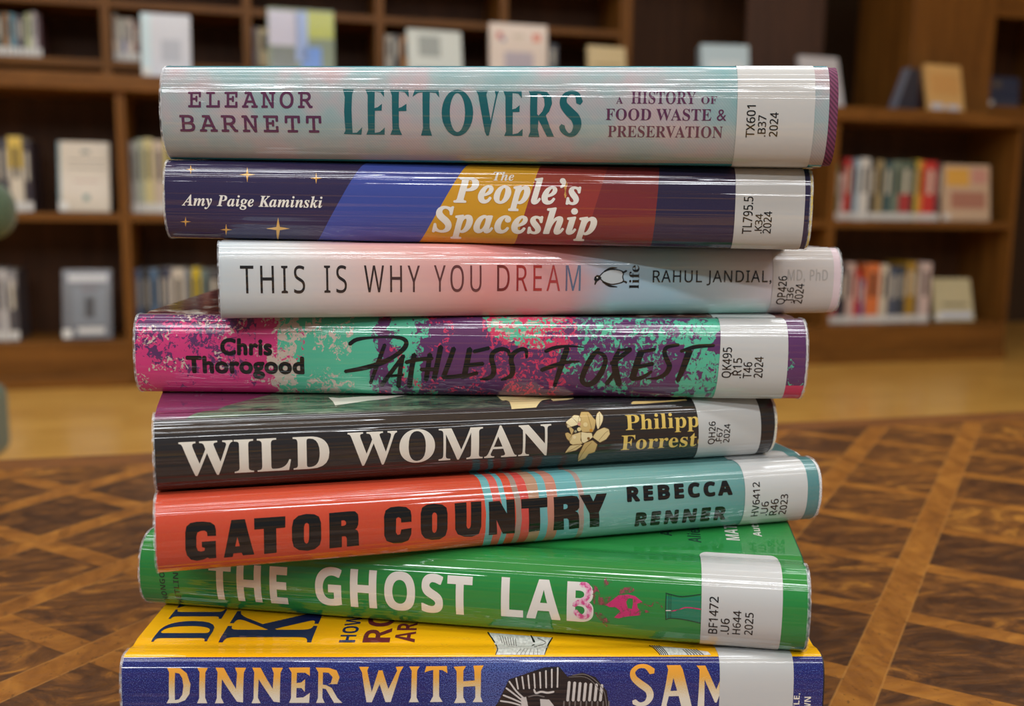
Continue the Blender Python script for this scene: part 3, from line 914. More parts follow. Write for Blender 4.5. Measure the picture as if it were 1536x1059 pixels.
(3,'title_lettering','s',[11077,2901,11168,2920,11260,2939,11351,2959,11438,2982,11521,3009,11600,3040,11676,3072,11752,3102],[11068,3329,11159,3348,11250,3366,11339,3384,11424,3406,11504,3432,11580,3461,11656,3491,11733,3521],(11016,3105),(11799,3335),'ink',1),
(3,'title_lettering','s',[11938,6034,11914,5722,11891,5410,11868,5095,11844,4777,11821,4455,11798,4129,11774,3799,11751,3465],[12140,5928,12116,5616,12093,5304,12070,4989,12047,4672,12024,4350,12000,4024,11977,3692,11954,3357],(12054,6186),(11838,3192),'ink',1),
(3,'title_lettering','s',[12208,5552,12757,5908],[12176,5908,12725,6263],(12141,5697),(12792,6119),'ink',1),
(3,'title_lettering','s',[11964,4174,12537,4345],[11948,4576,12521,4745],(11899,4359),(12586,4562),'ink',1),
(3,'title_lettering','s',[11763,2945,12337,3440],[11723,3324,12297,3807],(11693,3092),(12367,3666),'ink',1),
(3,'title_lettering','s',[13545,5408,13539,5531,13536,5668,13522,5831,13481,5986,13419,6092,13348,6163,13269,6203,13187,6204,13101,6163,13010,6087,12922,5977,12847,5830,12795,5640,12764,5431,12750,5215,12748,4985,12761,4731,12788,4476,12813,4247,12827,4065,12830,3911,12828,3768,12822,3651,12813,3563,12800,3493,12779,3425,12747,3353,12704,3281,12650,3215,12583,3158,12508,3104,12434,3047],[13444,5348,13429,5475,13417,5597,13404,5674,13390,5709,13359,5750,13311,5793,13257,5817,13204,5811,13143,5769,13073,5694,13011,5601,12971,5511,12951,5424,12938,5314,12931,5174,12931,5022,12943,4847,12970,4629,13001,4384,13021,4137,13025,3912,13021,3704,13005,3503,12975,3315,12929,3157,12874,3042,12815,2964,12750,2907,12677,2871,12599,2858,12520,2855,12445,2849],(13503,5276),(12413,2937),'ink',1),
(3,'title_lettering','s',[14186,5197,14186,5396,14189,5613,14184,5835,14150,6047,14075,6172,13995,6201,13916,6181,13842,6133,13768,6056,13692,5945,13620,5808,13560,5649,13516,5466,13488,5270,13473,5070,13467,4858,13477,4632,13498,4419,13518,4239,13528,4094,13529,3950,13525,3799,13518,3669,13509,3576,13501,3523,13486,3474,13458,3410,13419,3334,13373,3251,13318,3168,13257,3083,13198,2996],[14082,5180,14073,5385,14067,5594,14057,5751,14046,5806,14033,5813,13995,5819,13943,5800,13892,5760,13840,5692,13783,5593,13732,5478,13697,5369,13676,5264,13661,5144,13653,5009,13651,4877,13660,4739,13682,4570,13707,4366,13723,4145,13724,3929,13718,3724,13702,3525,13674,3339,13631,3186,13580,3087,13530,3028,13479,2977,13420,2926,13354,2883,13287,2845,13222,2806],(14137,5084),(13185,2876),'ink',1),
(3,'title_lettering','s',[15528,6236,15477,5854,15428,5478,15379,5083,15329,4644,15277,4139,15226,3583,15177,2992,15130,2376],[15726,6066,15681,5679,15638,5298,15592,4900,15539,4462,15475,3968,15405,3426,15333,2849,15266,2243],(15651,6348),(15185,2150),'ink',1),
(3,'title_lettering','s',[14850,5648,14937,5743,15020,5838,15103,5925,15199,6002,15314,6075,15444,6144,15580,6200,15713,6237,15844,6245,15976,6232,16110,6209,16244,6191],[14795,5985,14880,6081,14964,6183,15058,6280,15167,6356,15293,6407,15431,6438,15573,6452,15713,6449,15848,6422,15982,6374,16114,6318,16247,6266],(14774,5762),(16256,6225),'ink',1),
(3,'title_lettering','s',[14718,3759,14833,3876,14949,3993,15062,4106,15173,4211,15279,4311,15382,4405,15483,4491,15590,4567,15706,4631,15830,4686,15958,4737,16086,4790],[14662,4140,14775,4264,14889,4391,15004,4513,15117,4622,15227,4718,15334,4806,15446,4880,15565,4931,15692,4950,15823,4943,15954,4925,16083,4913],(14637,3894),(16102,4854),'ink',1),
(3,'title_lettering','s',[16755,6200,16670,5989,16584,5786,16495,5542,16408,5223,16321,4790,16233,4275,16160,3758,16118,3316,16119,2955,16164,2655,16233,2453,16308,2323,16395,2242,16493,2227,16595,2287,16693,2432,16779,2658,16859,2935,16932,3236,16993,3538,17046,3855,17091,4194,17124,4523,17142,4818,17140,5074,17120,5300,17082,5492,17027,5655,16955,5774,16874,5843,16797,5890,16725,5940],[16851,5978,16779,5730,16710,5496,16645,5253,16581,4960,16505,4551,16421,4055,16352,3570,16314,3205,16310,3014,16320,2921,16339,2855,16367,2803,16405,2781,16456,2797,16512,2853,16563,2941,16620,3091,16685,3311,16750,3566,16807,3820,16859,4087,16908,4377,16946,4655,16968,4880,16973,5042,16965,5169,16948,5275,16925,5366,16890,5442,16833,5510,16761,5577,16689,5652],(16835,6184),(16665,5833),'ink',1),
(3,'title_lettering','s',[17506,6116,17448,5834,17386,5548,17330,5236,17294,4887,17287,4514,17302,4145,17328,3798,17357,3481,17391,3192,17432,2927,17475,2683,17517,2429],[17605,6021,17579,5703,17551,5389,17532,5096,17527,4828,17537,4554,17560,4253,17589,3941,17617,3643,17642,3385,17667,3147,17694,2899,17724,2635],(17569,6165),(17654,2289),'ink',1),
(3,'title_lettering','s',[17947,6234,17847,6047,17747,5858,17649,5672,17556,5492,17471,5321,17390,5155,17311,4990,17230,4824],[18040,5922,17945,5720,17850,5514,17755,5313,17663,5125,17575,4956,17490,4801,17406,4652,17322,4500],(18039,6169),(17230,4573),'ink',1),
(3,'title_lettering','s',[17370,3943,17073,2730],[17497,3706,17214,2450],(17465,3951),(17111,2439),'ink',1),
(3,'title_lettering','s',[17587,5875,18002,5991],[17574,6085,17984,6291],(17549,5968),(18037,6158),'ink',1),
(3,'title_lettering','s',[18268,5939,18234,5680,18202,5427,18168,5156,18132,4849,18092,4492,18051,4098,18011,3687,17972,3275],[18501,5729,18468,5469,18435,5216,18403,4951,18368,4651,18329,4300,18290,3907,18250,3493,18213,3077],(18414,6062),(18071,2925),'ink',1),
(3,'title_lettering','s',[18398,5670,18908,5935],[18371,5998,18882,6261],(18337,5809),(18943,6123),'ink',1),
(3,'title_lettering','s',[18177,4101,18855,4505],[18139,4494,18818,4895],(18102,4265),(18893,4733),'ink',1),
(3,'title_lettering','s',[18111,2896,18206,2944,18302,2986,18402,3044,18502,3142,18594,3289,18677,3463,18755,3641,18833,3810],[18077,3317,18174,3357,18269,3391,18358,3434,18440,3499,18519,3602,18600,3738,18683,3891,18768,4040],(18037,3082),(18832,3987),'ink',1),
(3,'title_lettering','s',[19779,6707,19664,6662,19542,6622,19425,6569,19325,6482,19252,6341,19207,6162,19187,5973,19182,5776,19194,5556,19223,5331,19256,5122,19286,4932,19317,4760,19348,4622,19363,4537,19367,4475,19360,4362,19341,4206,19312,4047,19277,3906,19235,3781,19181,3660,19116,3549,19041,3452,18951,3378,18845,3324,18731,3279,18619,3228],[19798,6409,19683,6350,19564,6295,19460,6234,19392,6162,19361,6089,19349,6016,19344,5920,19346,5806,19359,5669,19387,5498,19423,5306,19455,5132,19484,4998,19519,4863,19554,4678,19567,4443,19551,4207,19517,3981,19470,3766,19411,3578,19341,3427,19263,3306,19175,3211,19080,3141,18972,3103,18857,3096,18740,3100,18626,3098],(19833,6578),(18604,3159),'ink',1),
(3,'title_lettering','s',[20080,6110,20035,5744,19991,5378,19948,5013,19904,4648,19860,4277,19815,3897,19770,3507,19728,3109],[20325,5891,20276,5530,20229,5165,20180,4796,20127,4425,20068,4054,20006,3683,19944,3310,19886,2927],(20234,6239),(19787,2857),'ink',1),
(3,'title_lettering','s',[19894,5787,20034,5896,20170,6007,20307,6108,20450,6191,20607,6250,20776,6294,20952,6332,21127,6373],[19855,6074,19990,6207,20124,6346,20267,6476,20422,6576,20592,6630,20768,6652,20946,6660,21121,6674],(19833,5894),(21169,6531),'ink',1),
(3,'call_number','v','QK495','call',0.3372,0.635,0.21798,0.21456,'ink',3),
(3,'call_number','v','.R15','call',0.3348,0.5327,0.22193,0.21863,'ink',3),
(3,'call_number','v','T46','call',0.3358,0.4947,0.22586,0.22261,'ink',3),
(3,'call_number','v','2024','call',0.3403,0.5475,0.23005,0.22674,'ink',3),
(4,'title_lettering','h','WILD','serifw',0.00767,0.05604,0.3156,0.6383,'bone',1),
(4,'title_lettering','h','WOMAN','serifw',0.06232,0.13559,0.3248,0.6573,'bone',1),
(4,'flower_ornament','p',[14115,3337,14291,4161,14674,4279,14759,4088,14530,3580],None,'petal1',1),
(4,'flower_ornament','p',[14148,6545,14420,5848,14339,5300,14240,5982],None,'petal0',1.12),
(4,'flower_ornament','p',[14706,2016,14659,2972,14836,4313,15157,4614,15351,4115,15279,3258,15044,3035,14957,2471],None,'petal0',1.24),
(4,'flower_ornament','p',[15153,4960,15314,5620,15602,5943,15786,5728,15829,5210,15690,4652,15449,4337],None,'petal1',1.36),
(4,'flower_ornament','p',[15293,6854,15360,7416,15480,7698,15593,7159,15552,6599,15439,6054,15355,5784,15299,6295],None,'petal2',1.48),
(4,'flower_ornament','p',[14765,7721,15049,7688,15216,6975,15290,6742,15233,5968,15150,5529,14743,5583,14597,6713],None,'petal0',1.6),
(4,'flower_ornament','p',[14349,7133,14463,7404,14661,7324,14721,6809,14589,6381,14181,6100,14133,6713],None,'petal2',1.72),
(4,'flower_ornament','p',[14077,5504,14177,5602,14339,5300,14264,4629,14139,4989],None,'petal0',1.84),
(4,'flower_ornament','p',[14242,4747,14339,5300,14581,5492,14702,5588,14688,4682,14774,4322,14432,4198,14287,4395],None,'petal1',1.96),
(4,'flower_ornament','p',[14682,5591,15109,5421,15153,4960,14993,4638,14835,4371,14732,4445],None,'petal2',2.08),
(4,'flower_ornament','s',[14120,3327,14193,3790,14295,4146,14490,4264,14674,4261,14751,4209,14754,4099,14671,3855,14527,3598,14332,3460,14113,3356],[14109,3348,14183,3813,14288,4177,14487,4299,14673,4296,14758,4236,14764,4078,14680,3824,14533,3562,14336,3423,14117,3318],None,None,'b4brown',2.4),
(4,'flower_ornament','s',[14145,6533,14301,6176,14415,5843,14397,5495,14340,5316,14295,5579,14245,5988,14199,6278,14154,6552],[14152,6558,14309,6200,14426,5854,14408,5481,14338,5284,14284,5567,14234,5977,14188,6265,14143,6538],None,None,'b4brown',2.4),
(4,'flower_ornament','s',[14712,2014,14673,2485,14665,2965,14726,3686,14840,4300,14999,4556,15157,4597,15275,4423,15345,4113,15334,3684,15274,3273,15161,3141,15040,3053,14995,2786,14951,2491,14837,2266,14702,2044],[14700,2017,14660,2492,14653,2979,14715,3704,14831,4325,14994,4589,15158,4631,15283,4449,15357,4117,15346,3669,15284,3243,15167,3102,15048,3016,15006,2758,14962,2451,14845,2217,14711,1987],None,None,'b4brown',2.4),
(4,'flower_ornament','s',[15159,4950,15230,5302,15318,5607,15459,5821,15603,5927,15708,5873,15782,5718,15821,5488,15823,5215,15772,4929,15686,4666,15576,4437,15449,4355,15307,4606,15157,4972],[15148,4969,15220,5322,15310,5634,15454,5852,15602,5960,15712,5904,15791,5739,15834,5494,15835,5205,15782,4908,15695,4639,15583,4404,15448,4320,15300,4579,15149,4947],None,None,'b4brown',2.4),
(4,'flower_ornament','s',[15299,6851,15328,7147,15365,7409,15421,7614,15477,7681,15540,7469,15587,7154,15581,6882,15546,6605,15493,6317,15434,6063,15389,5864,15358,5798,15328,5993,15305,6297,15298,6572,15299,6854],[15287,6857,15316,7155,15354,7423,15414,7640,15483,7715,15551,7489,15599,7163,15593,6877,15558,6593,15503,6300,15444,6045,15399,5842,15352,5770,15316,5983,15293,6292,15286,6570,15287,6853],None,None,'b4brown',2.4),
(4,'flower_ornament','s',[14765,7703,14914,7731,15045,7673,15138,7329,15211,6965,15263,6853,15283,6742,15264,6371,15228,5972,15209,5705,15148,5545,14951,5474,14746,5597,14638,6098,14603,6712,14664,7211,14770,7713],[14766,7739,14916,7767,15052,7704,15148,7350,15221,6986,15273,6875,15296,6743,15276,6365,15239,5964,15219,5688,15152,5513,14951,5440,14740,5569,14626,6087,14591,6713,14653,7223,14760,7729],None,None,'b4brown',2.4),
(4,'flower_ornament','s',[14353,7122,14404,7277,14464,7387,14564,7397,14657,7310,14705,7081,14715,6811,14680,6592,14586,6396,14378,6192,14182,6116,14123,6367,14138,6705,14227,6921,14352,7118],[14344,7143,14396,7302,14462,7420,14567,7431,14665,7337,14717,7093,14727,6808,14689,6571,14591,6367,14381,6160,14179,6084,14111,6360,14127,6720,14221,6947,14346,7147],None,None,'b4brown',2.4),
(4,'flower_ornament','s',[14080,5489,14126,5562,14177,5585,14266,5485,14333,5297,14313,4931,14260,4645,14205,4746,14145,4996,14110,5242,14083,5507],[14074,5518,14121,5593,14178,5618,14272,5513,14345,5303,14324,4918,14267,4614,14197,4723,14134,4981,14098,5233,14071,5500],None,None,'b4brown',2.4),
(4,'flower_ornament','s',[14248,4740,14287,5038,14343,5286,14460,5408,14583,5476,14660,5592,14696,5585,14690,5168,14682,4680,14747,4444,14771,4337,14616,4242,14432,4216,14343,4283,14292,4406,14264,4567,14248,4750],[14236,4754,14276,5055,14335,5314,14456,5441,14579,5508,14656,5624,14708,5591,14702,5164,14694,4685,14757,4462,14778,4306,14619,4207,14432,4181,14339,4251,14283,4385,14252,4557,14236,4744],None,None,'b4brown',2.4),
(4,'flower_ornament','s',[14682,5574,14919,5508,15107,5406,15162,5197,15148,4969,15082,4801,14990,4653,14907,4495,14832,4387,14778,4335,14737,4449,14708,4956,14688,5591],[14682,5608,14920,5541,15112,5437,15174,5204,15159,4950,15090,4772,14997,4623,14914,4465,14837,4355,14776,4301,14726,4441,14695,4955,14676,5591],None,None,'b4brown',2.4),
(4,'flower_ornament','s',[14697,2188,14807,3127,14935,3809,15035,4144,15124,4373],[14684,2220,14795,3151,14924,3833,15025,4171,15115,4400],(14689,2187),(15123,4395),'b4brown',2.5),
(4,'flower_ornament','s',[15408,4566,15534,4988,15647,5337,15715,5475,15768,5545],[15398,4590,15525,5012,15638,5362,15708,5505,15763,5576],(15401,4568),(15770,5566),'b4brown',2.5),
(4,'flower_ornament','s',[14215,3430,14679,4145],[14208,3464,14673,4177],(14207,3441),(14680,4166),'b4brown',2.5),
(4,'flower_ornament','s',[15462,7521,15411,5945],[15475,7520,15424,5944],(15469,7534),(15417,5932),'b4brown',2.5),
(4,'flower_ornament','s',[14988,7454,15027,6845,15069,6318,15090,6003,15104,5757],[15000,7463,15039,6854,15081,6326,15102,6009,15116,5762],(14993,7471),(15110,5747),'b4brown',2.5),
(4,'flower_ornament','s',[14367,7175,14586,6481],[14376,7198,14595,6503],(14369,7196),(14594,6483),'b4brown',2.5),
(4,'flower_ornament','p',[14695,6424,14680,6321,14647,6261,14607,6266,14576,6334,14565,6440,14580,6542,14614,6602,14654,6597,14685,6529],None,'b4pink',2.6),
(4,'flower_ornament','p',[15154,5697,15142,5593,15109,5532,15069,5537,15036,5607,15024,5714,15037,5818,15070,5879,15110,5874,15142,5805],None,'b4orange',2.6),
(4,'flower_ornament','p',[14532,5667,14522,5583,14496,5533,14464,5537,14437,5594,14427,5680,14438,5764,14464,5813,14497,5809,14523,5753],None,'b4sage',2.6),
(4,'flower_ornament','p',[15048,4837,15038,4744,15010,4689,14975,4694,14946,4757,14934,4853,14944,4946,14972,5000,15007,4995,15036,4933],None,'b4brown',2.6),
(4,'flower_ornament','p',[14961,6336,14942,6195,14896,6111,14841,6118,14797,6212,14783,6358,14803,6499,14849,6582,14905,6575,14947,6481],None,'petal1',2.6),
(4,'flower_ornament','p',[14703,5868,14687,5739,14647,5663,14596,5669,14556,5756,14542,5888,14558,6017,14599,6092,14649,6086,14689,6000],None,'petal1',2.6),
(4,'flower_ornament','p',[14506,5051,14494,4945,14463,4884,14423,4889,14390,4960,14377,5069,14388,5174,14420,5235,14460,5229,14493,5159],None,'petal2',2.6),
(4,'author_lettering','h','Philippa','serif',0.16469,0.19958,0.5546,0.7184,'b4gold',1),
(4,'author_lettering','h','Forrester','serif',0.16309,0.20277,0.3279,0.4954,'b4gold',1),
(4,'call_number','v','QH26','call',0.3423,0.6065,0.20153,0.19876,'ink',3),
(4,'call_number','v','.F67','call',0.3457,0.5342,0.20461,0.20214,'ink',3),
(4,'call_number','v','2024','call',0.3532,0.5713,0.20782,0.20522,'ink',3),
(4,'cover_lettering','p',[5856,15417,5981,11983,7761,13450,8779,15248,7048,15302,6229,14787],None,'bone',1),
(4,'cover_picture#1','p',[12035,13229,12206,10107,12151,8394,13091,8493,13534,10207,14959,12037,15042,12704,13567,12902],None,'petal1',1),
(4,'cover_picture#2','p',[13923,12342,13853,9615,14448,9818,14816,10613,14533,12201],None,'petal1',1),
(4,'cover_picture#3','p',[16835,8613,16954,8890,18268,8797,19120,8968,19168,8700,18239,8580,17369,8463,16859,8455],None,'petal0',1),
(5,'title_lettering','p',[938,5666,976,6187,1099,6476,1301,6554,1503,6527,1726,6427,1857,6132,1890,5711,1888,5168,1620,5188,1608,5553,1536,5723,1423,5722,1312,5590,1276,5237,1263,4254,1302,3859,1397,3742,1512,3807,1528,4090,1436,4189,1435,4690,1875,4692,1866,2933,1661,2917,1590,3059,1455,2854,1250,2774,1071,2969,959,3475,921,4080],None,'ink',1),
(5,'title_lettering','p',[2380,6502,2813,6503,3078,2995,2715,2992,2677,3301,2416,3299,2382,2904,2104,2893],[2558,4902,2478,3994,2627,4011],'ink',1),
(5,'title_lettering','p',[3104,6520,4110,6522,4100,5481,3805,5468,3799,2988,3397,2964,3403,5501,3103,5489],None,'ink',1),
(5,'title_lettering','p',[4312,5463,4368,6125,4533,6491,4790,6612,5046,6541,5206,6293,5270,5704,5269,4105,5220,3496,5047,3051,4810,2931,4531,3089,4362,3502,4311,4194],[4706,5382,4747,5721,4808,5783,4867,5660,4877,5347,4865,4199,4834,3830,4778,3734,4718,3899,4699,4237],'ink',1),
(5,'title_lettering','p',[5545,6545,6214,6593,6411,6557,6508,6268,6521,5769,6509,5265,6455,4916,6398,4838,6485,4690,6519,4354,6536,3071,6127,3060,6120,3974,6077,4214,5955,4215,5956,3045,5541,3005],[5945,5782,6041,5788,6101,5626,6099,5374,6037,5260,5942,5254],'ink',1),
(5,'title_lettering','p',[7385,5862,7445,6451,7619,6717,7888,6758,8156,6649,8302,6292,8330,5755,8328,5181,7971,5176,7967,5565,7877,5736,7801,5598,7788,4215,7848,3920,7940,3982,7976,4464,8327,4548,8324,3926,8233,3246,7993,2970,7722,3007,7476,3353,7392,3976],None,'ink',1),
(5,'title_lettering','p',[8651,5922,8706,6489,8890,6758,9137,6789,9409,6664,9558,6333,9592,5741,9588,4138,9530,3459,9333,3063,9057,3061,8805,3317,8679,3842,8648,4430],[9048,5692,9082,5901,9137,5952,9196,5848,9223,5626,9218,4222,9182,3928,9128,3839,9072,3954,9048,4227],'ink',1),
(5,'title_lettering','p',[9851,6691,10268,6724,10264,4354,10300,4078,10356,4031,10400,4157,10420,4419,10430,6726,10799,6721,10793,4119,10722,3340,10476,3062,10193,3157,9962,3496,9865,4075],None,'ink',1),
(5,'title_lettering','p',[11068,6627,11464,6664,11720,5322,11704,6715,12001,6724,12039,3091,11595,3150,11341,4749,11391,3127,11084,3112],None,'ink',1),
(5,'title_lettering','p',[12246,6681,13217,6697,13211,5710,12932,5699,12968,3179,12552,3111,12516,5714,12252,5733],None,'ink',1),
(5,'title_lettering','p',[13450,6672,14138,6710,14342,6594,14412,6180,14408,5413,14333,5128,14245,5079,14352,4923,14403,4574,14450,3106,14067,3046,14019,4174,13957,4361,13828,4354,13877,3057,13475,3084],[13814,5887,13902,5902,13966,5761,13966,5499,13913,5378,13813,5364],'ink',1),
(5,'title_lettering','p',[14433,6706,14819,6702,14944,5968,15076,6705,15472,6717,15164,4791,15223,3104,14857,3099,14800,4730],None,'ink',1),
(5,'author_lettering','h','REBECCA','fatsans',0.16244,0.20479,0.5645,0.7245,'ink',1),
(5,'author_lettering','h','RENNER','fatsans',0.16607,0.20277,0.2703,0.4427,'ink',1),
(5,'call_number','v','HV6412','call',0.2872,0.6876,0.21606,0.21313,'ink',3),
(5,'call_number','v','.U6','call',0.2852,0.4619,0.22,0.21696,'ink',3),
(5,'call_number','v','R46','call',0.2829,0.4852,0.22406,0.22085,'ink',3),
(5,'call_number','v','2023','call',0.283,0.532,0.22799,0.22491,'ink',3),
(6,'title_lettering','h','THE','cond',0.02722,0.0573,0.3022,0.6575,'pale',1),
(6,'title_lettering','h','GHOST','cond',0.06791,0.12542,0.3289,0.6787,'pale',1),
(6,'title_lettering','h','LAB','cond',0.13566,0.16797,0.3441,0.6918,'pale',1),
(6,'author_lettering','v','HONGOLTZ-','sansb',0.2361,0.7128,0.01003,0.00795,'b6dark',1),
(6,'author_lettering','v','HETLING','sansb',0.2052,0.6151,0.01541,0.01332,'b6dark',1),
(6,'smoke_picture','s',[16346,6504,16401,6500,16454,6502,16486,6498,16492,6495,16497,6474,16508,6405,16516,6308,16518,6208,16514,6094,16502,5959,16486,5833,16471,5757,16463,5737,16446,5719,16411,5687,16371,5643],[16356,6945,16407,6941,16464,6943,16534,6926,16608,6845,16659,6699,16686,6540,16700,6377,16704,6213,16698,6039,16682,5855,16658,5676,16624,5509,16572,5373,16517,5296,16476,5257,16441,5218],(16281,6730),(16341,5358),'b6pinkw',2),
(6,'smoke_picture','s',[16170,4806,16219,4899,16264,4992,16298,5052,16325,5074,16367,5070,16425,5038,16480,4986,16520,4928,16545,4863,16566,4779,16579,4687,16583,4604,16577,4499,16559,4365,16536,4251,16519,4201,16499,4184,16456,4178,16405,4196,16363,4227,16334,4274,16302,4356,16265,4468,16224,4578],[16076,5142,16122,5227,16170,5326,16232,5426,16311,5487,16395,5483,16477,5439,16555,5366,16622,5267,16675,5136,16715,4979,16740,4803,16748,4613,16736,4412,16709,4202,16667,3998,16604,3822,16522,3732,16440,3716,16363,3744,16291,3803,16229,3907,16179,4036,16140,4158,16102,4266],(16071,4878),(16120,4539),'b6pinkw',2.1),
(6,'smoke_picture','p',[17214,5164,17631,6028,17948,6165,18197,6076,18450,5641,18276,5436,18298,5081,18425,4832,18394,4457,17971,4284,17654,4029,17510,4099,17718,4705,17573,5000,17323,5002],[17903,5550,17987,5870,18129,5850,18135,5412,18105,4957,17963,5023],'b6pink',1.4),
(6,'smoke_picture','p',[16691,6819,16872,6677,17007,6101,16998,5397,17214,5164,16822,5096,16704,5966],None,'b6rose',1.2),
(6,'smoke_picture','p',[16828,4451,17079,4402,17371,3669,17266,3091,17049,3601],None,'b6rose',1.2),
(6,'smoke_picture','p',[17661,6375,17763,6687,18080,6819,18227,6463,17947,6250,17683,6123],None,'b6rose',1.2),
(6,'smoke_picture','p',[17129,7308,17197,7447,17221,7152,17419,7056,17297,6911,17159,6636,17116,7010],None,'b6rose',1.2),
(6,'smoke_picture','p',[16993,5751,17419,5908,17665,6120,17640,5327,17322,5092,17036,5134],None,'b6rose',1.2),
(6,'smoke_picture','p',[18388,5007,18600,4953,18743,4797,18498,4662],None,'b6rose',1.2),
(6,'smoke_picture','s',[18331,5541,18396,5488,18463,5433,18527,5381,18586,5341,18640,5309,18689,5282,18736,5272,18780,5296,18811,5382,18824,5490,18834,5577,18847,5617,18875,5635,18915,5640,18960,5619,19003,5567,19045,5470,19088,5331,19132,5172,19176,5018],[18357,5706,18421,5640,18485,5572,18546,5509,18601,5461,18652,5423,18698,5393,18736,5381,18761,5389,18774,5428,18783,5516,18796,5623,18826,5707,18871,5735,18920,5733,18972,5703,19023,5640,19072,5535,19120,5396,19168,5243,19215,5098],(18319,5646),(19207,5021),'b6rose',1.3),
(6,'flask_picture','p',[19249,6244,19425,6212,19809,6164,20396,6425,20431,4180,19835,4397,19450,4419,19276,4340],None,'b6teal',1),
(6,'flask_picture','s',[19224,6423,19260,6405,19294,6387,19333,6369,19383,6346,19451,6315,19532,6277,19618,6243,19702,6227,19780,6233,19857,6254,19935,6285,20018,6319,20108,6359,20204,6406,20302,6456,20398,6505],[19233,6513,19269,6495,19303,6478,19341,6459,19392,6437,19460,6406,19540,6368,19624,6335,19704,6320,19779,6326,19853,6346,19930,6376,20012,6410,20102,6450,20198,6496,20295,6546,20392,6594],(19215,6475),(20409,6557),'b6dark',1.3),
(6,'flask_picture','s',[19267,4184,19302,4229,19335,4276,19370,4316,19417,4343,19483,4354,19563,4354,19647,4347,19730,4336,19806,4323,19882,4305,19960,4283,20044,4254,20135,4218,20232,4174,20331,4127,20429,4081],[19254,4262,19289,4306,19322,4353,19362,4397,19414,4426,19483,4438,19564,4438,19649,4431,19732,4420,19810,4407,19886,4389,19965,4367,20049,4338,20140,4302,20238,4258,20337,4211,20435,4166],(19250,4209),(20444,4118),'b6dark',1.3),
(6,'flask_picture','s',[19231,6470,19229,6190,19226,5904,19225,5617,19225,5332,19229,5053,19235,4778,19242,4503,19248,4220],[19262,6471,19260,6191,19258,5906,19256,5619,19257,5336,19260,5059,19266,4786,19273,4511,19280,4227],(19247,6499),(19265,4191),'b6dark',1.3),
(6,'flask_picture','s',[19330,6383,19352,4354],[19347,6385,19369,4357],(19338,6400),(19360,4338),'b6dark',1.3),
(6,'flask_picture','s',[19393,6351,19414,4412],[19411,6353,19431,4415],(19402,6368),(19423,4396),'b6dark',1.3),
(6,'flask_picture','s',[19453,4965,19511,5008,19568,5050,19627,5094,19689,5142,19752,5203,19814,5271,19881,5330,19960,5365,20058,5367,20172,5347,20292,5318,20409,5293],[19444,5060,19502,5103,19559,5145,19617,5188,19678,5235,19739,5293,19801,5362,19872,5424,19958,5461,20061,5464,20176,5443,20296,5414,20413,5389],(19434,5002),(20426,5338),'b6pink',1.5),
(6,'flask_picture','s',[19260,4993,19414,5020],[19259,5074,19412,5101],(19247,5031),(19425,5062),'pale',1.6),
(6,'call_number','v','BF1472','call',0.3236,0.6452,0.20996,0.20698,'ink',3),
(6,'call_number','v','.U6','call',0.3255,0.4717,0.21384,0.21098,'ink',3),
(6,'call_number','v','H644','call',0.3341,0.5438,0.21757,0.21494,'ink',3),
(6,'call_number','v','2025','call',0.3363,0.5341,0.22161,0.2189,'ink',3),
(6,'cover_lettering','v','MATTHEW','sansb',1.5563,2.5563,0.21929,0.21442,'pale',1),
(6,'cover_lettering','v','Author of','sansb',1.6991,2.5991,0.2278,0.22484,'pale',1),
(6,'cover_lettering','v','Alien Abductions','sansb',1.4452,3.0452,0.20508,0.20049,'b6dark',1),
(6,'cover_lettering','v','Apparitions','sansb',1.5809,2.7809,0.19455,0.19011,'b6dark',1),
(7,'title_lettering','p',[1516,8507,1957,8475,2180,8080,2307,7218,2269,6407,2120,5877,1869,5627,1499,5612,1583,5996,1595,8159],[1790,8127,1934,8066,2034,7694,2073,7059,2028,6325,1913,5944,1776,5878],'b7title',1),
(7,'title_lettering','p',[2521,8504,2872,8488,2795,8155,2785,6074,2850,5606,2512,5607,2589,6041,2607,8155],None,'b7title',1),
(7,'title_lettering','p',[3124,8517,3404,8501,3818,6810,3854,8075,3774,8515,4146,8499,4075,8120,4042,5668,3841,5736,3351,7611,3317,6072,3403,5604,3104,5605,3174,6039,3204,8153],None,'b7title',1),
(7,'title_lettering','p',[4347,8513,4627,8497,5041,6805,5077,8071,4998,8511,5370,8495,5298,8116,5267,5663,5065,5731,4573,7606,4541,6067,4627,5599,4327,5600,4397,6034,4425,8149],None,'b7title',1),
(7,'title_lettering','p',[5565,8509,6269,8522,6278,7866,6125,8113,5845,8114,5836,7285,5986,7333,6122,7601,6108,6556,5999,6882,5836,6883,5818,6061,6060,6094,6277,6473,6246,5625,5580,5628,5649,6062,5669,8115],None,'b7title',1),
(7,'title_lettering','p',[6465,8507,6903,8490,7168,8293,7270,7754,7193,7200,7010,6879,7190,6056,7358,5621,7083,5622,6814,6798,6703,6847,6693,6058,6769,5623,6481,5624,6549,6058,6562,8143],[6712,8142,6908,8111,7041,7755,6977,7281,6814,7122,6710,7154],'b7title',1),
(7,'title_lettering','p',[7915,8562,8243,8561,8194,8259,8349,6547,8573,8289,8704,8288,8906,6790,9196,8256,9147,8559,9409,8588,9295,8134,8983,5681,8806,5682,8611,7195,8347,5667,8170,5668,8019,8138],None,'b7title',1),
(7,'title_lettering','p',[9599,8587,9947,8586,9864,8254,9850,6078,9922,5677,9593,5662,9666,6079,9687,8255],None,'b7title',1),
(7,'title_lettering','p',[10115,8125,10169,8596,10863,8612,10883,8065,10702,8313,10604,8313,10610,6169,10725,5691,10299,5672,10406,6170,10408,8314,10278,8257],None,'b7title',1),
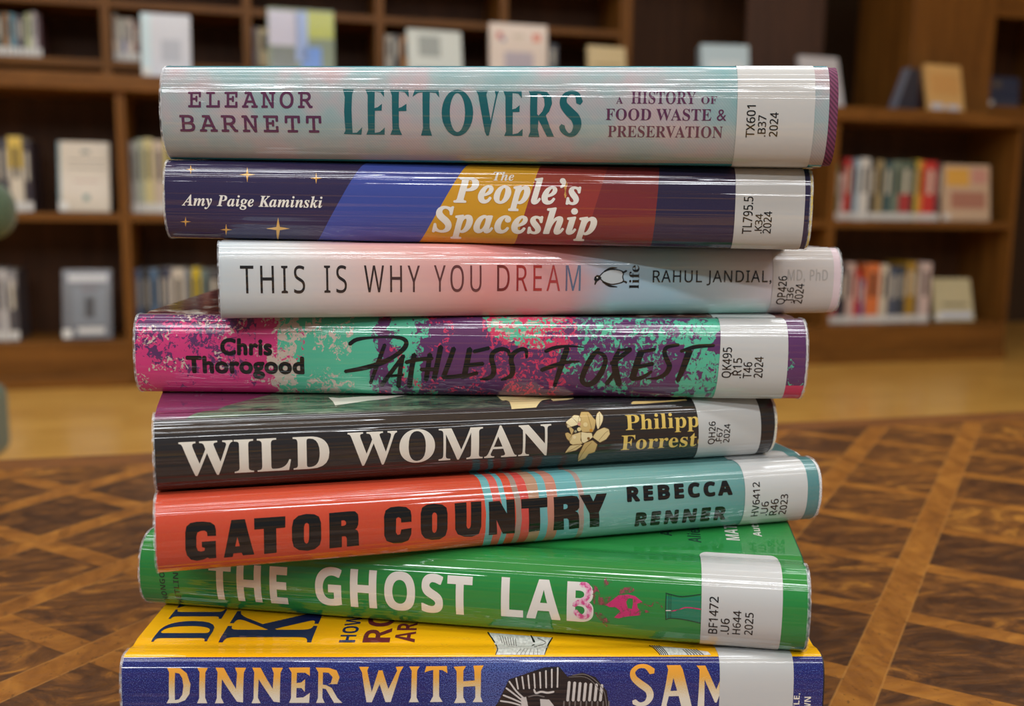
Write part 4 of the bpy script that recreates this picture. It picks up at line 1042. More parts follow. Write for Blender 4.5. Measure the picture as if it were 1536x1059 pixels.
(7,'title_lettering','p',[11090,8563,11505,8613,11418,8253,11421,7403,11802,7482,11788,8251,11752,8638,12101,8663,12012,8251,12008,6121,12077,5665,11740,5666,11828,6065,11826,7018,11422,6964,11424,6067,11515,5610,11110,5583,11200,6068,11194,8201],None,'b7title',1),
(7,'author_lettering','s',[17889,8377,17836,8455,17780,8544,17715,8638,17641,8708,17562,8742,17480,8753,17398,8740,17321,8700,17248,8626,17178,8524,17117,8398,17070,8244,17048,8063,17048,7876,17065,7692,17099,7510,17151,7339,17214,7188,17278,7053,17341,6924,17411,6797,17483,6682,17541,6584,17576,6503,17598,6423,17613,6335,17622,6252,17626,6180,17625,6092,17614,5975,17595,5857,17572,5768,17541,5703,17497,5650,17449,5620,17409,5616,17377,5644,17341,5708,17297,5797,17250,5883],[17719,7962,17678,8089,17643,8215,17612,8312,17580,8377,17532,8418,17472,8440,17412,8438,17362,8412,17317,8357,17273,8271,17240,8177,17226,8101,17226,8039,17235,7958,17253,7868,17276,7785,17310,7706,17361,7614,17424,7509,17487,7400,17549,7295,17620,7184,17695,7052,17763,6888,17813,6702,17846,6508,17863,6305,17860,6097,17835,5896,17792,5716,17740,5562,17681,5435,17615,5343,17544,5285,17472,5253,17399,5247,17328,5283,17265,5347,17211,5411,17160,5465],(17871,8022),(17141,5765),'b7title',1),
(7,'author_lettering','p',[18296,8655,18762,8667,18842,8322,19177,5239,19295,4953,18760,4955,18810,5312,18714,6162,18377,6136,18314,5385,18394,4957,18028,4958,18136,5315,18348,8323],[18520,7670,18428,6583,18657,6609],'b7title',1),
(7,'author_lettering','p',[19312,8627,19616,8626,19987,6715,20307,8624,20617,8623,20539,8317,20613,5304,20676,4947,20281,4949,20359,5305,20311,7664,20016,5592,19959,5592,19581,7533,19598,5309,19689,4951,19266,4953,19373,5310,19414,8320],None,'b7title',1),
(7,'portrait_picture','p',[12319,4769,12595,5623,12949,7556,14144,8502,14646,8564,14936,7788,15427,8100,15874,7745,16271,6591,16391,4751],None,'b7dark',1),
(7,'portrait_picture','s',[13174,7651,13244,6757],[13223,7672,13294,6779],(13195,7706),(13273,6722),'b7light',1.4),
(7,'portrait_picture','s',[13374,7772,13433,6780],[13423,7788,13483,6796],(13396,7824),(13461,6741),'b7light',1.4),
(7,'portrait_picture','s',[13574,7892,13622,6802],[13624,7903,13672,6814],(13597,7942),(13649,6761),'b7light',1.4),
(7,'portrait_picture','s',[13774,8011,13812,6824],[13824,8018,13862,6832],(13797,8059),(13838,6781),'b7light',1.4),
(7,'portrait_picture','s',[13974,8128,14001,6845],[14024,8133,14051,6850],(13998,8175),(14027,6801),'b7light',1.4),
(7,'portrait_picture','s',[14174,8245,14190,6867],[14225,8247,14240,6869],(14199,8290),(14216,6821),'b7light',1.4),
(7,'portrait_picture','s',[14375,8361,14380,6888],[14425,8361,14430,6887],(14400,8405),(14405,6841),'b7light',1.4),
(7,'portrait_picture','s',[14576,8477,14569,6909],[14626,8475,14619,6906],(14602,8519),(14594,6861),'b7light',1.4),
(7,'portrait_picture','s',[14946,7358,14901,5794],[15041,7337,14995,5772],(14996,7434),(14945,5692),'b7light',1.4),
(7,'portrait_picture','s',[15130,7317,15085,5793],[15225,7296,15180,5771],(15180,7393),(15130,5691),'b7light',1.4),
(7,'portrait_picture','s',[15315,7276,15269,5793],[15409,7255,15364,5770],(15365,7352),(15314,5690),'b7light',1.4),
(7,'portrait_picture','s',[15499,7235,15454,5792],[15594,7213,15549,5769],(15549,7311),(15499,5689),'b7light',1.4),
(7,'portrait_picture','s',[15684,7194,15639,5792],[15778,7171,15733,5768],(15734,7270),(15683,5689),'b7light',1.4),
(7,'portrait_picture','s',[15868,7153,15823,5791],[15963,7130,15918,5767],(15918,7229),(15868,5688),'b7light',1.4),
(7,'portrait_picture','s',[16053,7112,16008,5791],[16147,7088,16103,5765],(16103,7187),(16052,5687),'b7light',1.4),
(7,'portrait_picture','s',[14800,5729,14796,4817],[14851,5725,14847,4813],(14826,5775),(14821,4766),'b7mid',1.4),
(7,'portrait_picture','s',[14990,5728,14987,4816],[15041,5724,15037,4812],(15016,5774),(15012,4765),'b7mid',1.4),
(7,'portrait_picture','s',[15180,5727,15177,4815],[15231,5723,15228,4811],(15206,5773),(15202,4764),'b7mid',1.4),
(7,'portrait_picture','s',[15370,5726,15368,4815],[15421,5722,15418,4810],(15396,5773),(15393,4764),'b7mid',1.4),
(7,'portrait_picture','s',[15561,5726,15558,4814],[15611,5721,15608,4810],(15586,5772),(15583,4763),'b7mid',1.4),
(7,'portrait_picture','s',[15751,5725,15749,4813],[15801,5721,15799,4809],(15776,5771),(15774,4762),'b7mid',1.4),
(7,'portrait_picture','s',[15941,5724,15939,4812],[15991,5720,15990,4808],(15966,5770),(15964,4761),'b7mid',1.4),
(7,'portrait_picture','s',[16131,5723,16130,4811],[16182,5719,16180,4807],(16157,5770),(16155,4760),'b7mid',1.4),
(7,'portrait_picture','s',[16322,5722,16320,4810],[16372,5718,16371,4806],(16347,5769),(16346,4759),'b7mid',1.4),
(7,'portrait_picture','s',[12943,7357,13003,7155,13062,6947,13122,6744,13182,6558,13243,6397,13303,6257,13362,6126,13421,5991],[12989,7434,13048,7232,13107,7026,13166,6827,13224,6648,13282,6495,13340,6360,13399,6230,13458,6095],(12954,7437),(13455,6007),'b7light',1.4),
(7,'portrait_picture','s',[12851,6797,12922,6665,12993,6533,13063,6400,13132,6269,13198,6141,13262,6015,13326,5889,13390,5762],[12885,6907,12955,6775,13026,6643,13097,6511,13165,6380,13232,6252,13296,6125,13360,5999,13424,5873],(12851,6884),(13424,5784),'b7light',1.4),
(7,'portrait_picture','s',[12760,6191,12843,6110,12925,6028,13007,5947,13084,5867,13157,5788,13227,5710,13295,5633,13364,5554],[12780,6321,12862,6240,12945,6159,13027,6077,13105,5997,13179,5917,13249,5839,13317,5762,13386,5684],(12751,6276),(13394,5597),'b7light',1.4),
(7,'portrait_picture','s',[12674,5694,12766,5660,12859,5627,12949,5593,13035,5551,13114,5501,13190,5444,13265,5383,13340,5324],[12681,5834,12773,5800,12866,5768,12958,5732,13046,5690,13128,5638,13206,5580,13281,5519,13356,5460],(12657,5772),(13369,5376),'b7light',1.4),
(7,'portrait_picture','s',[15094,7847,15207,7878,15320,7920,15430,7941,15535,7912,15637,7818,15739,7677,15835,7504,15921,7320,15998,7132,16067,6929,16126,6702,16176,6441,16211,6130,16234,5776,16252,5402,16273,5033],[15090,7912,15203,7943,15317,7985,15431,8006,15542,7975,15649,7877,15754,7732,15852,7556,15940,7369,16019,7177,16089,6969,16151,6734,16202,6463,16238,6143,16261,5784,16280,5409,16301,5041],(15081,7877),(16289,5010),'b7mid',1.4),
(7,'portrait_picture','s',[14981,7722,15118,7734,15258,7754,15391,7758,15508,7721,15606,7635,15690,7512,15766,7361,15840,7191,15909,6996,15972,6771,16034,6533,16097,6298],[14980,7775,15117,7786,15257,7807,15392,7810,15513,7772,15615,7682,15703,7556,15781,7401,15856,7228,15927,7029,15991,6801,16052,6563,16115,6328],(14972,7747),(16111,6295),'b7mid',1.4),
(7,'portrait_picture','p',[13373,6043,13540,6113,13611,5334,13581,4763,13380,4764],None,'b7light',1.6),
(7,'portrait_picture','p',[14015,5928,14322,5870,14493,5330,14553,4759,14050,4761],None,'b7light',1.6),
(7,'portrait_picture','s',[13778,6713,13791,6628,13803,6531,13822,6430,13863,6353,13915,6353,13964,6395,14010,6440,14052,6461,14096,6450,14147,6422,14204,6391,14262,6376,14320,6386,14375,6408,14428,6436,14480,6460],[13829,6764,13846,6678,13860,6589,13872,6531,13881,6513,13901,6519,13940,6554,13991,6601,14048,6627,14105,6615,14161,6585,14213,6556,14262,6543,14311,6551,14361,6572,14414,6599,14467,6624],(13795,6787),(14499,6554),'b7light',1.7),
(7,'portrait_picture','s',[13629,6058,13691,6100,13752,6146,13813,6181,13874,6196,13938,6181,14006,6144,14077,6098,14148,6056],[13617,6167,13679,6208,13740,6254,13805,6292,13873,6308,13944,6292,14016,6253,14087,6207,14158,6165],(13607,6102),(14169,6101),'b7mid',1.6),
(7,'cover_picture','p',[12274,13521,14516,12560,14382,11850,14182,9517,12500,9523,12560,10960],None,'b7engr',1),
(7,'cover_picture#b','p',[17918,11427,19774,9965,19854,9478,18137,9484],None,'b7engr',1),
(7,'cover_picture','s',[12213,13513,12307,12772,12405,12162,12490,11679,12541,10892,12553,10374,12538,10062,12511,9775,12489,9536],[12252,13658,12344,12913,12442,12252,12527,11769,12579,11030,12589,10368,12567,10003,12535,9727,12510,9510],(12222,13667),(12497,9498),'b7dark',1.5),
(7,'cover_picture','s',[14503,12608,14457,12352,14413,12149,14368,11937,14325,11657,14279,11089,14232,10393,14193,9902,14157,9526],[14530,12515,14489,12269,14450,12061,14411,11844,14370,11551,14317,10907,14266,10327,14217,9858,14173,9508],(14525,12618),(14162,9498),'b7dark',1.5),
(7,'cover_picture','s',[12643,12924,12742,11595],[12665,12964,12764,11630],(12651,12990),(12755,11572),'b7mid',1.5),
(7,'cover_picture','s',[12736,12830,12822,11537],[12758,12867,12844,11572],(12745,12895),(12835,11509),'b7mid',1.5),
(7,'cover_picture','s',[12828,12737,12901,11473],[12851,12770,12924,11508],(12838,12800),(12915,11440),'b7mid',1.5),
(7,'cover_picture','s',[12921,12644,12981,11403],[12944,12673,13004,11437],(12931,12705),(12994,11362),'b7mid',1.5),
(7,'cover_picture','s',[13013,12554,13061,11322],[13036,12577,13083,11356],(13023,12610),(13073,11271),'b7mid',1.5),
(7,'cover_picture','s',[13106,12474,13140,11229],[13129,12491,13163,11261],(13116,12522),(13152,11166),'b7mid',1.5),
(7,'cover_picture','s',[13198,12401,13219,11122],[13221,12413,13242,11150],(13209,12444),(13230,11045),'b7mid',1.5),
(7,'cover_picture','s',[13749,12930,13770,12541,13795,12237,13814,12004,13822,11840,13819,11760,13807,11668,13782,11528,13756,11326],[13782,13014,13816,12657,13854,12344,13888,12098,13903,11863,13884,11623,13845,11438,13807,11313,13772,11143],(13761,13037),(13755,11170),'b7dark',1.5),
(7,'cover_picture','s',[13983,12448,14069,12271,14165,12110,14237,11962,14254,11869,14206,11752,14098,11595,13966,11396,13843,11094],[13998,12569,14083,12372,14180,12203,14257,12041,14280,11831,14216,11637,14103,11442,13969,11171,13846,10810],(13981,12529),(13833,10913),'b7mid',1.5),
(7,'cover_picture','s',[13375,10538,13194,9538],[13387,10478,13206,9503],(13386,10536),(13196,9504),'b7mid',1.5),
(7,'cover_picture','s',[13488,10533,13339,9535],[13502,10482,13353,9505],(13499,10538),(13342,9503),'b7mid',1.5),
(7,'cover_picture','s',[13601,10527,13484,9531],[13616,10486,13499,9507],(13612,10539),(13489,9501),'b7mid',1.5),
(7,'cover_picture','s',[13714,10520,13630,9527],[13730,10491,13645,9510],(13725,10540),(13635,9499),'b7mid',1.5),
(7,'cover_picture','s',[13827,10512,13775,9523],[13844,10497,13791,9514],(13837,10541),(13782,9498),'b7mid',1.5),
(7,'cover_picture','s',[13941,10504,13921,9518],[13958,10504,13938,9518],(13950,10541),(13929,9497),'b7mid',1.5),
(7,'cover_picture#b','s',[17860,11310,18092,9453],[17890,11459,18115,9518],(17870,11437),(18110,9463),'b7dark',1.5),
(7,'cover_picture#b','s',[17941,11311,18159,9453],[17971,11457,18182,9517],(17952,11438),(18177,9462),'b7dark',1.5),
(7,'cover_picture#b','s',[18021,11311,18227,9453],[18052,11456,18250,9516],(18033,11438),(18245,9462),'b7dark',1.5),
(7,'cover_picture#b','s',[18102,11312,18294,9453],[18133,11454,18318,9515],(18114,11438),(18312,9461),'b7dark',1.5),
(7,'cover_picture#b','s',[18183,11313,18362,9454],[18214,11453,18386,9515],(18195,11439),(18380,9460),'b7dark',1.5),
(7,'cover_picture#b','s',[18934,10262,19066,9444],[18969,10392,19094,9520],(18946,10374),(19087,9454),'b7mid',1.5),
(7,'cover_picture#b','s',[19026,10260,19167,9443],[19060,10393,19196,9520],(19037,10372),(19189,9455),'b7mid',1.5),
(7,'cover_picture#b','s',[19117,10258,19269,9442],[19151,10394,19297,9521],(19128,10370),(19291,9455),'b7mid',1.5),
(7,'cover_picture#b','s',[19209,10256,19371,9441],[19242,10395,19399,9521],(19219,10368),(19393,9456),'b7mid',1.5),
(7,'cover_picture#b','s',[19300,10254,19473,9439],[19334,10396,19500,9522],(19310,10367),(19495,9456),'b7mid',1.5),
(7,'cover_picture#b','s',[19392,10252,19575,9438],[19425,10397,19602,9522],(19401,10365),(19597,9456),'b7mid',1.5),
(7,'cover_lettering','v','DINNER','serifw',1.205,3.505,0.02457,0.00535,'b7navy',1),
(7,'cover_lettering','v','KING','serifw',1.1943,3.4943,0.06085,0.02873,'b7navy',1),
(7,'cover_lettering','v','HOW','sansb',1.1938,1.6938,0.07598,0.07041,'b7navy',1),
(7,'cover_lettering','v','ROGUE','sansb',1.1934,2.6934,0.08807,0.07856,'b7maroon',1),
(7,'cover_lettering','v','ARCHAEOLOGISTS','sansb',1.1931,3.5931,0.09678,0.08971,'b7maroon',1),
(7,'imprint_lettering','v','LITTLE,','sansb',0.3762,0.6362,0.22847,0.22652,'bone',1),
(7,'imprint_lettering','v','BROWN','sansb',0.3463,0.6077,0.23234,0.23016,'bone',1),
]



def pts(f):
    return [(f[i] * 1e-5, f[i + 1] * 1e-4) for i in range(0, len(f), 2)]


def tess(outer, hole):
    loops = [[Vector((p[0] * 30, p[1], 0)) for p in outer]]
    if hole:
        loops.append([Vector((p[0] * 30, p[1], 0)) for p in hole])
    flat = outer + (hole or [])
    return [[flat[i] for i in t] for t in tessellate_polygon(loops)]


LIFT = .00007
for bi, (jfn, label, mcase, tail, depth, lab, wname) in enumerate(SPECS):
    bk = BOOKS[bi]
    root = empty('book', bk.origin(), bk.yaw)
    tag(root, label, 'book', 'library books stacked on the table')
    vend = depth / bk.S
    xj = bk.L - tail
    n_ = NT(wname)
    mj = wrap(n_, jfn(n_), .5)
    shell(bk, 0, xj, -vend, 1 + vend, 0, -.0004, 'dust_jacket', mj, root)
    shell(bk, .0008, bk.L, -vend + .02, 1 + vend - .02, -.0005, -.0030, 'hard_cover', mcase, root)
    page_block(bk, .0035, bk.L - .0035, vend - .1, .0031, root, M_PAGES)
    if bi not in (0, 7):
        shell(bk, xj - .0004, xj + .0006 + tail * .3, -.06, 1.06, .0003, .00022, 'sleeve_edge', M_SLEEVE, root, 2)
    shell(bk, -.0005, .0004, -.06, 1.06, .0003, .00022, 'sleeve_edge', M_SLEEVE, root, 2)
    # spine label
    xa, xb, xc, xd, v0, v1, r = lab
    out = [(xa, v0), (xb, v0)]
    if r:
        q = r / bk.S
        for k in range(7):
            a = math.pi / 2 * k / 6
            out.append((xd - r + r * math.cos(a), v1 - q + q * math.sin(a)))
        for k in range(7):
            a = math.pi / 2 * k / 6
            out.append((xc + r - r * math.sin(a), v1 - q + q * math.cos(a)))
    else:
        out += [(xd, v1), (xc, v1)]
    d = Decal(bk)
    for t in tess(out, None):
        d.add(t, M_LABEL_CLEAR if bi == 2 else M_LABEL, LIFT * 2.6)
    slabel = d.build('spine_label', root)
    # prints, one mesh for each piece of lettering or picture
    parts = {}
    for rec in PRINTS:
        if rec[0] != bi:
            continue
        d = parts.setdefault(rec[1], None) or parts.__setitem__(rec[1], Decal(bk)) or parts[rec[1]]
        k = rec[2]
        if k == 'p':
            for t in tess(pts(rec[3]), pts(rec[4]) if rec[4] else None):
                d.add(t, ink_of(rec[5]), LIFT * rec[6])
        elif k == 's':
            A, B, m, off = pts(rec[3]), pts(rec[4]), ink_of(rec[7]), LIFT * rec[8]
            for i in range(len(A) - 1):
                d.add([A[i], A[i + 1], B[i + 1]], m, off)
                d.add([A[i], B[i + 1], B[i]], m, off)
            if rec[5]:
                d.add([A[0], B[0], pts(rec[5])[0]], m, off)
            if rec[6]:
                d.add([B[-1], A[-1], pts(rec[6])[0]], m, off)
        else:
            body, style, a0, a1, b0, b1, m, off = rec[3:]
            V, F, cnt = letters(body, style)
            lo, hi = min(v[0] for v in V), max(v[0] for v in V)
            cb, ct = cap_height(style)
            def conv(p):
                s, t = (p[0] - lo) / (hi - lo), (p[1] - cb) / (ct - cb)
                if k == 'h':
                    return (a0 + (a1 - a0) * s, b0 + (b1 - b0) * t)
                return (b0 + (b1 - b0) * t, a0 + (a1 - a0) * s)
            P = [conv(p) for p in V]
            for f in F:
                d.add([P[i] for i in f], ink_of(m), LIFT * (off if off < 3 else off + .6) + 6e-6 * (f[0] // cnt))
    for pn, d in parts.items():
        d.build(pn.split('#')[0], slabel if pn == 'call_number' else root)

# ------------------------------------------------------------------ bookcases along the wall
DIV = (-.5270, .4100, 1.3470, 2.2835, 3.2210, 4.1500)
SH = .617                                                              # top of the middle shelf
case_lab = ['built-in walnut low bookcase at the near end of the wall, by the green chair', 'built-in walnut low bookcase second along the wall, behind the left end of the book stack',
            'built-in walnut low bookcase third along the wall, hidden behind the book stack', 'built-in walnut low bookcase fourth along the wall, behind the right end of the book stack',
            'built-in walnut low bookcase at the far end, with rows of coloured books']
for k, (a, b) in enumerate(zip(DIV, DIV[1:])):
    a, b = a + .0004, b - .0004
    r = empty('low_bookcase', CASE @ Vector((a, 0, 0)), YAW)
    tag(r, case_lab[k], 'bookcase', 'low bookcases along the wall')
    w = b - a
    box('side_panel', 0, .016, 0, .34, .165, 1.034, M_CASEV, r, .002)
    box('side_panel', w - .016, w, 0, .34, .165, 1.034, M_CASEV, r, .002)
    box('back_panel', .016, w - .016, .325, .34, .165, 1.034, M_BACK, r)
    box('shelf', .0165, w - .0165, .004, .325, SH - .030, SH, M_CASE, r, .002)
    box('plinth', 0, w, .0, .34, .0, .165, M_CASE, r, .002)
    box('plinth_moulding', 0, w, -.014, -.0005, 0, .042, M_CASE, r, .004)
led = tag(box('counter_ledge', -.56, 4.185, -.02, .62, 1.0345, 1.09, M_CASE, None, .004, CASE), 'long walnut ledge running over the low bookcases', 'ledge')

UD = (-.16, .34, .84, 1.34, 1.84, 2.355)
up_lab = ['walnut upper bookcase over the near end of the ledge holding thin books', 'walnut upper bookcase behind the white book on the ledge', 'walnut upper bookcase behind the tall blue and green book',
          'walnut upper bookcase behind the leaning book with a grey sketch', 'walnut upper bookcase behind the cream book with red and blue spots']
UY = .25
for k, (a, b) in enumerate(zip(UD, UD[1:])):
    a, b = a + .0004, b - .0004
    r = empty('upper_bookcase', CASE @ Vector((a, UY, 1.0905)), YAW)
    tag(r, up_lab[k], 'bookcase', 'upper bookcases over the ledge')
    w = b - a
    box('side_panel', 0, .016, 0, .3, 0, .62, M_CASEV, r, .0015)
    box('side_panel', w - .016, w, 0, .3, 0, .62, M_CASEV, r, .0015)
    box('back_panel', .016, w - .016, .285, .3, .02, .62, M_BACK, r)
    for z0, z1 in ((.053, .083), (.27, .297), (.485, .512)):
        box('shelf', .0165, w - .0165, .003, .285, z0, z1, M_CASE, r, .0015)
# the deep cabinet and the pillar beside the upper bookcases
r = empty('tall_cabinet', CASE @ Vector((2.36, UY, 1.0905)), YAW)
tag(r, 'tall dark open cabinet between the upper bookcases and the broad wooden pillar', 'cabinet')
box('side_panel', 0, .03, 0, .6, 0, .9, M_CASEV, r, .002)
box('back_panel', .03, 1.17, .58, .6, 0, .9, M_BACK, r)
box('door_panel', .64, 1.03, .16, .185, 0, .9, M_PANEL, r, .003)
box('top_panel', .03, 1.17, 0, .6, .86, .9, M_CASE, r, .002)
pil = tag(box('trim_1', 3.70, 4.135, .2, .62, 1.0905, 3.2, M_CASEV, None, .006, CASE), kind='structure')
r = empty('tall_cabinet', CASE @ Vector((4.137, .24, 1.0905)), YAW)
tag(r, 'dark open cabinet beyond the broad wooden pillar, a dark blue book inside', 'cabinet')
box('side_panel', .0, .018, 0, .4, 0, .9, M_CASEV, r, .002)
box('side_panel', .482, .5, 0, .4, 0, .9, M_CASEV, r, .002)
box('back_panel', .018, .482, .38, .4, 0, .9, M_BACK, r)
box('header', .018, .482, 0, .03, .462, .9, M_CASE, r, .002)
box('shelf', .018, .482, .002, .38, .035, .065, M_CASE, r, .002)

# ------------------------------------------------------------------ books on the shelves
M_WHITE = plain('spine_label_white', c(222, 222, 218), .5)
M_TITLE = plain('pale_title_print', c(206, 200, 184), .5)
M_TITLED = plain('dark_title_print', c(52, 48, 48), .5)


def cover_mat(rgb):
    return plain('cloth_%d_%d_%d' % rgb, c(*rgb), .38, Coat_Weight=.5, Coat_Roughness=.12)


def shelf_book(x0, x1, z0, z1, y0, rgb, label, group, tagged=True, second=None, deep=.16):
    """an upright book, spine to the front"""
    r = empty('shelved_book', CASE @ Vector(((x0 + x1) / 2, y0, z0)), YAW)
    tag(r, label, 'book', group)
    w, h = max(x1 - x0 - .0012, .006), z1 - z0
    rd = min(w * .18, .004)
    m = MB()
    m.box(-w / 2, w / 2, 0, .003 + rd, 0, h, rd * .9)
    t = min(.0022, w * .2)
    m.box(-w / 2, -w / 2 + t, .003, deep, 0, h)
    m.box(w / 2 - t, w / 2, .003, deep, 0, h)
    m.build('cover', cover_mat(rgb), r)
    box('page_block', -w / 2 + t, w / 2 - t, .004 + rd, deep - .004, .003, h - .003, M_PAGES, r)
    if tagged:
        box('spine_label', -w / 2 + .0006, w / 2 - .0006, -.0006, .003, .004, .036, M_WHITE, r)
    lum = sum(rgb) / 3
    if second:
        box('spine_panel', -w / 2 + .0004, w / 2 - .0004, -.0005, .003, h * second[0], h * second[1], cover_mat(second[2]), r)
    if w > .014:
        box('title_lettering', -w * .18, w * .18, -.0008, .002, h * .45, h * .86, M_TITLED if lum > 120 else M_TITLE, r)
    return r


ORD = ['first', 'second', 'third', 'fourth', 'fifth', 'sixth', 'seventh', 'eighth', 'ninth', 'tenth', 'eleventh', 'twelfth', 'thirteenth', 'fourteenth', 'fifteenth', 'sixteenth']


def row(where, group, y0, z0, items, tagged=True, deep=.16):
    for k, (x0, x1, z1, rgb, word, *sec) in enumerate(items):
        shelf_book(x0, x1, z0, z1, y0, rgb, '%s book, %s from the left %s' % (word, ORD[k], where), group, tagged, sec[0] if sec else None, deep)


def face_book(x0, x1, z0, z1, y0, lean, rgb, label, art=(), turn=0., thick=.022, tagged=True, cat='book'):
    """a book stood face out, leaning back; art = pieces on the front cover in 0..1 of its width and height"""
    w, h = x1 - x0, (z1 - z0) / math.cos(lean)
    r = empty('display_book', CASE @ Vector(((x0 + x1) / 2, y0, z0)), YAW + turn)
    tag(r, label, cat, 'books shown face out')
    T = Matrix.Translation((0, 0, thick * math.sin(lean) + .0003)) @ Matrix.Rotation(-lean, 4, 'X')
    m = MB()
    m.box(-w / 2, w / 2, 0, .003, 0, h, .0008, T)
    m.box(-w / 2, w / 2, thick - .003, thick, 0, h, .0008, T)
    m.box(-w / 2, -w / 2 + .003, .002, thick - .002, 0, h, 0, T)
    m.build('cover', cover_mat(rgb), r)
    box('page_block', -w / 2 + .003, w / 2 - .004, .003, thick - .003, .003, h - .003, M_PAGES, r, 0, T)
    for nm, a, b, d, e, q in art:
        box(nm, -w / 2 + w * a, -w / 2 + w * b, -.0006, .001, h * d, h * e, cover_mat(q), r, 0, T)
    if tagged:
        box('spine_label', -w / 2, -w / 2 + .03, -.0009, .001, .004, .034, M_WHITE, r, 0, T)
    return r


MID = SH + .0003
LOW = .1653
row('nearest the green chair, middle shelf', 'books at the near end of the middle shelf', .06, MID,
    [(-.045, -.018, .868, (150, 146, 140), 'grey'), (-.018, .011, .862, (60, 58, 66), 'dark grey'), (.0115, .0324, .866, (84, 84, 92), 'slate'), (.0326, .0780, .876, (222, 214, 196), 'cream and yellow', (.58, .995, (226, 196, 92))), (.0785, .1053, .858, (58, 50, 60), 'dark plum')])
row('in the pale row behind the navy book', 'pale books on the middle shelf', .06, MID,
    [(.428, .4485, .868, (170, 172, 172), 'grey'), (.4488, .4733, .878, (178, 186, 166), 'pale green'), (.4734, .5047, .882, (216, 206, 150), 'pale yellow'), (.5047, .5445, .876, (206, 190, 172), 'beige'), (.5455, .582, .888, (196, 186, 30), 'bright yellow'),
     (.5825, .612, .87, (120, 90, 60), 'brown'), (.6125, .65, .88, (70, 80, 100), 'slate blue'), (.651, .69, .86, (150, 60, 50), 'brick red')])
row('on the bottom shelf nearest the green chair', 'books at the near end of the bottom shelf', .05, LOW,
    [(-.07, -.045, .41, (90, 90, 100), 'slate'), (-.0445, -.0165, .42, (160, 160, 164), 'grey'), (-.0158, .004, .416, (206, 206, 208), 'white'), (.0045, .0374, .415, (76, 76, 84), 'charcoal', (.75, .98, (150, 150, 156)))])
row('in the blue and grey bottom row', 'blue and grey books on the bottom shelf', .08, LOW,
    [(.4275, .4455, .414, (84, 112, 150), 'dusty blue'), (.446, .4565, .42, (70, 72, 78), 'charcoal'), (.457, .4743, .414, (62, 60, 60), 'black'), (.4744, .502, .416, (92, 124, 158), 'steel blue'), (.5021, .5205, .418, (66, 68, 74), 'dark grey'), (.5206, .5480, .42, (54, 62, 92), 'navy'),
     (.5482, .5965, .418, (210, 202, 188), 'cream'), (.5969, .6202, .415, (110, 124, 140), 'grey blue'), (.6204, .6505, .42, (216, 190, 34), 'yellow'), (.6506, .6786, .413, (108, 130, 128), 'grey green'), (.6788, .7166, .412, (70, 72, 78), 'dark grey')], False)
row('of the far-end middle shelf', 'coloured books at the far end of the middle shelf', .06, MID,
    [(3.2610, 3.2895, .862, (56, 104, 70), 'green'), (3.2900, 3.3085, .815, (226, 204, 204), 'short pinkish white'), (3.309, 3.3425, .884, (190, 54, 54), 'red'), (3.343, 3.3568, .86, (104, 72, 56), 'brown'), (3.3572, 3.3855, .878, (158, 184, 204), 'light blue'), (3.3859, 3.4351, .886, (220, 220, 216), 'thick white'),
     (3.4357, 3.4650, .878, (38, 36, 36), 'black'), (3.4654, 3.5017, .88, (166, 148, 106), 'tan'), (3.5022, 3.5480, .876, (62, 92, 96), 'dark teal'), (3.5485, 3.5848, .878, (122, 138, 122), 'sage green'), (3.5852, 3.6455, .88, (92, 110, 96), 'thick grey green', (.15, .45, (176, 56, 60))), (3.6459, 3.6655, .878, (48, 60, 52), 'dark green'),
     (3.6660, 3.6858, .884, (206, 186, 70), 'yellow'), (3.6862, 3.7066, .882, (226, 128, 58), 'orange'), (3.7070, 3.7710, .88, (206, 52, 50), 'thick red'), (3.7721, 3.7961, .874, (70, 56, 70), 'dark plum')])
row('of the far-end bottom shelf', 'coloured books at the far end of the bottom shelf', .06, LOW,
    [(3.2686, 3.3070, .414, (170, 44, 52), 'dark red'), (3.3077, 3.3539, .418, (40, 44, 62), 'navy'), (3.3559, 3.3924, .434, (214, 186, 176), 'pale pink'), (3.3947, 3.4247, .404, (196, 44, 50), 'red'), (3.4252, 3.4490, .360, (98, 98, 150), 'short violet blue'), (3.4495, 3.5198, .43, (224, 122, 66), 'thick orange'),
     (3.5203, 3.5642, .426, (214, 204, 184), 'cream'), (3.5654, 3.6155, .412, (74, 86, 108), 'slate blue'), (3.616, 3.655, .418, (58, 66, 76), 'charcoal'), (3.6555, 3.7034, .438, (174, 134, 36), 'mustard'), (3.7052, 3.7240, .418, (110, 108, 100), 'grey'), (3.7244, 3.7833, .435, (212, 190, 184), 'thick pinkish white')])
UZ = 1.0905 + .0832
row('in the first upper bookcase', 'small books in the first upper bookcase', .3, UZ,
    [(-.0400, -.0125, 1.326, (90, 96, 86), 'grey green'), (-.012, .0076, 1.328, (178, 128, 78), 'tan'), (.0078, .0272, 1.327, (96, 158, 176), 'sky blue'), (.0276, .0446, 1.322, (110, 104, 116), 'grey'), (.0448, .0603, 1.324, (74, 76, 74), 'charcoal'), (.0605, .0827, 1.33, (196, 204, 160), 'pale green'), (.0831, .1003, 1.337, (206, 200, 204), 'white'), (.1006, .1139, 1.331, (84, 50, 56), 'dark red')], True, .11)
row('in the second upper bookcase', 'small books in the second upper bookcase', .3, UZ,
    [(.359, .3743, 1.35, (222, 204, 186), 'cream'), (.3746, .3870, 1.334, (216, 212, 196), 'ivory'), (.3873, .4040, 1.335, (200, 198, 186), 'white and lilac', (.1, .55, (150, 152, 184))), (.4043, .4323, 1.334, (220, 208, 196), 'ivory'), (.4326, .4505, 1.324, (122, 66, 56), 'brick red')], True, .11)
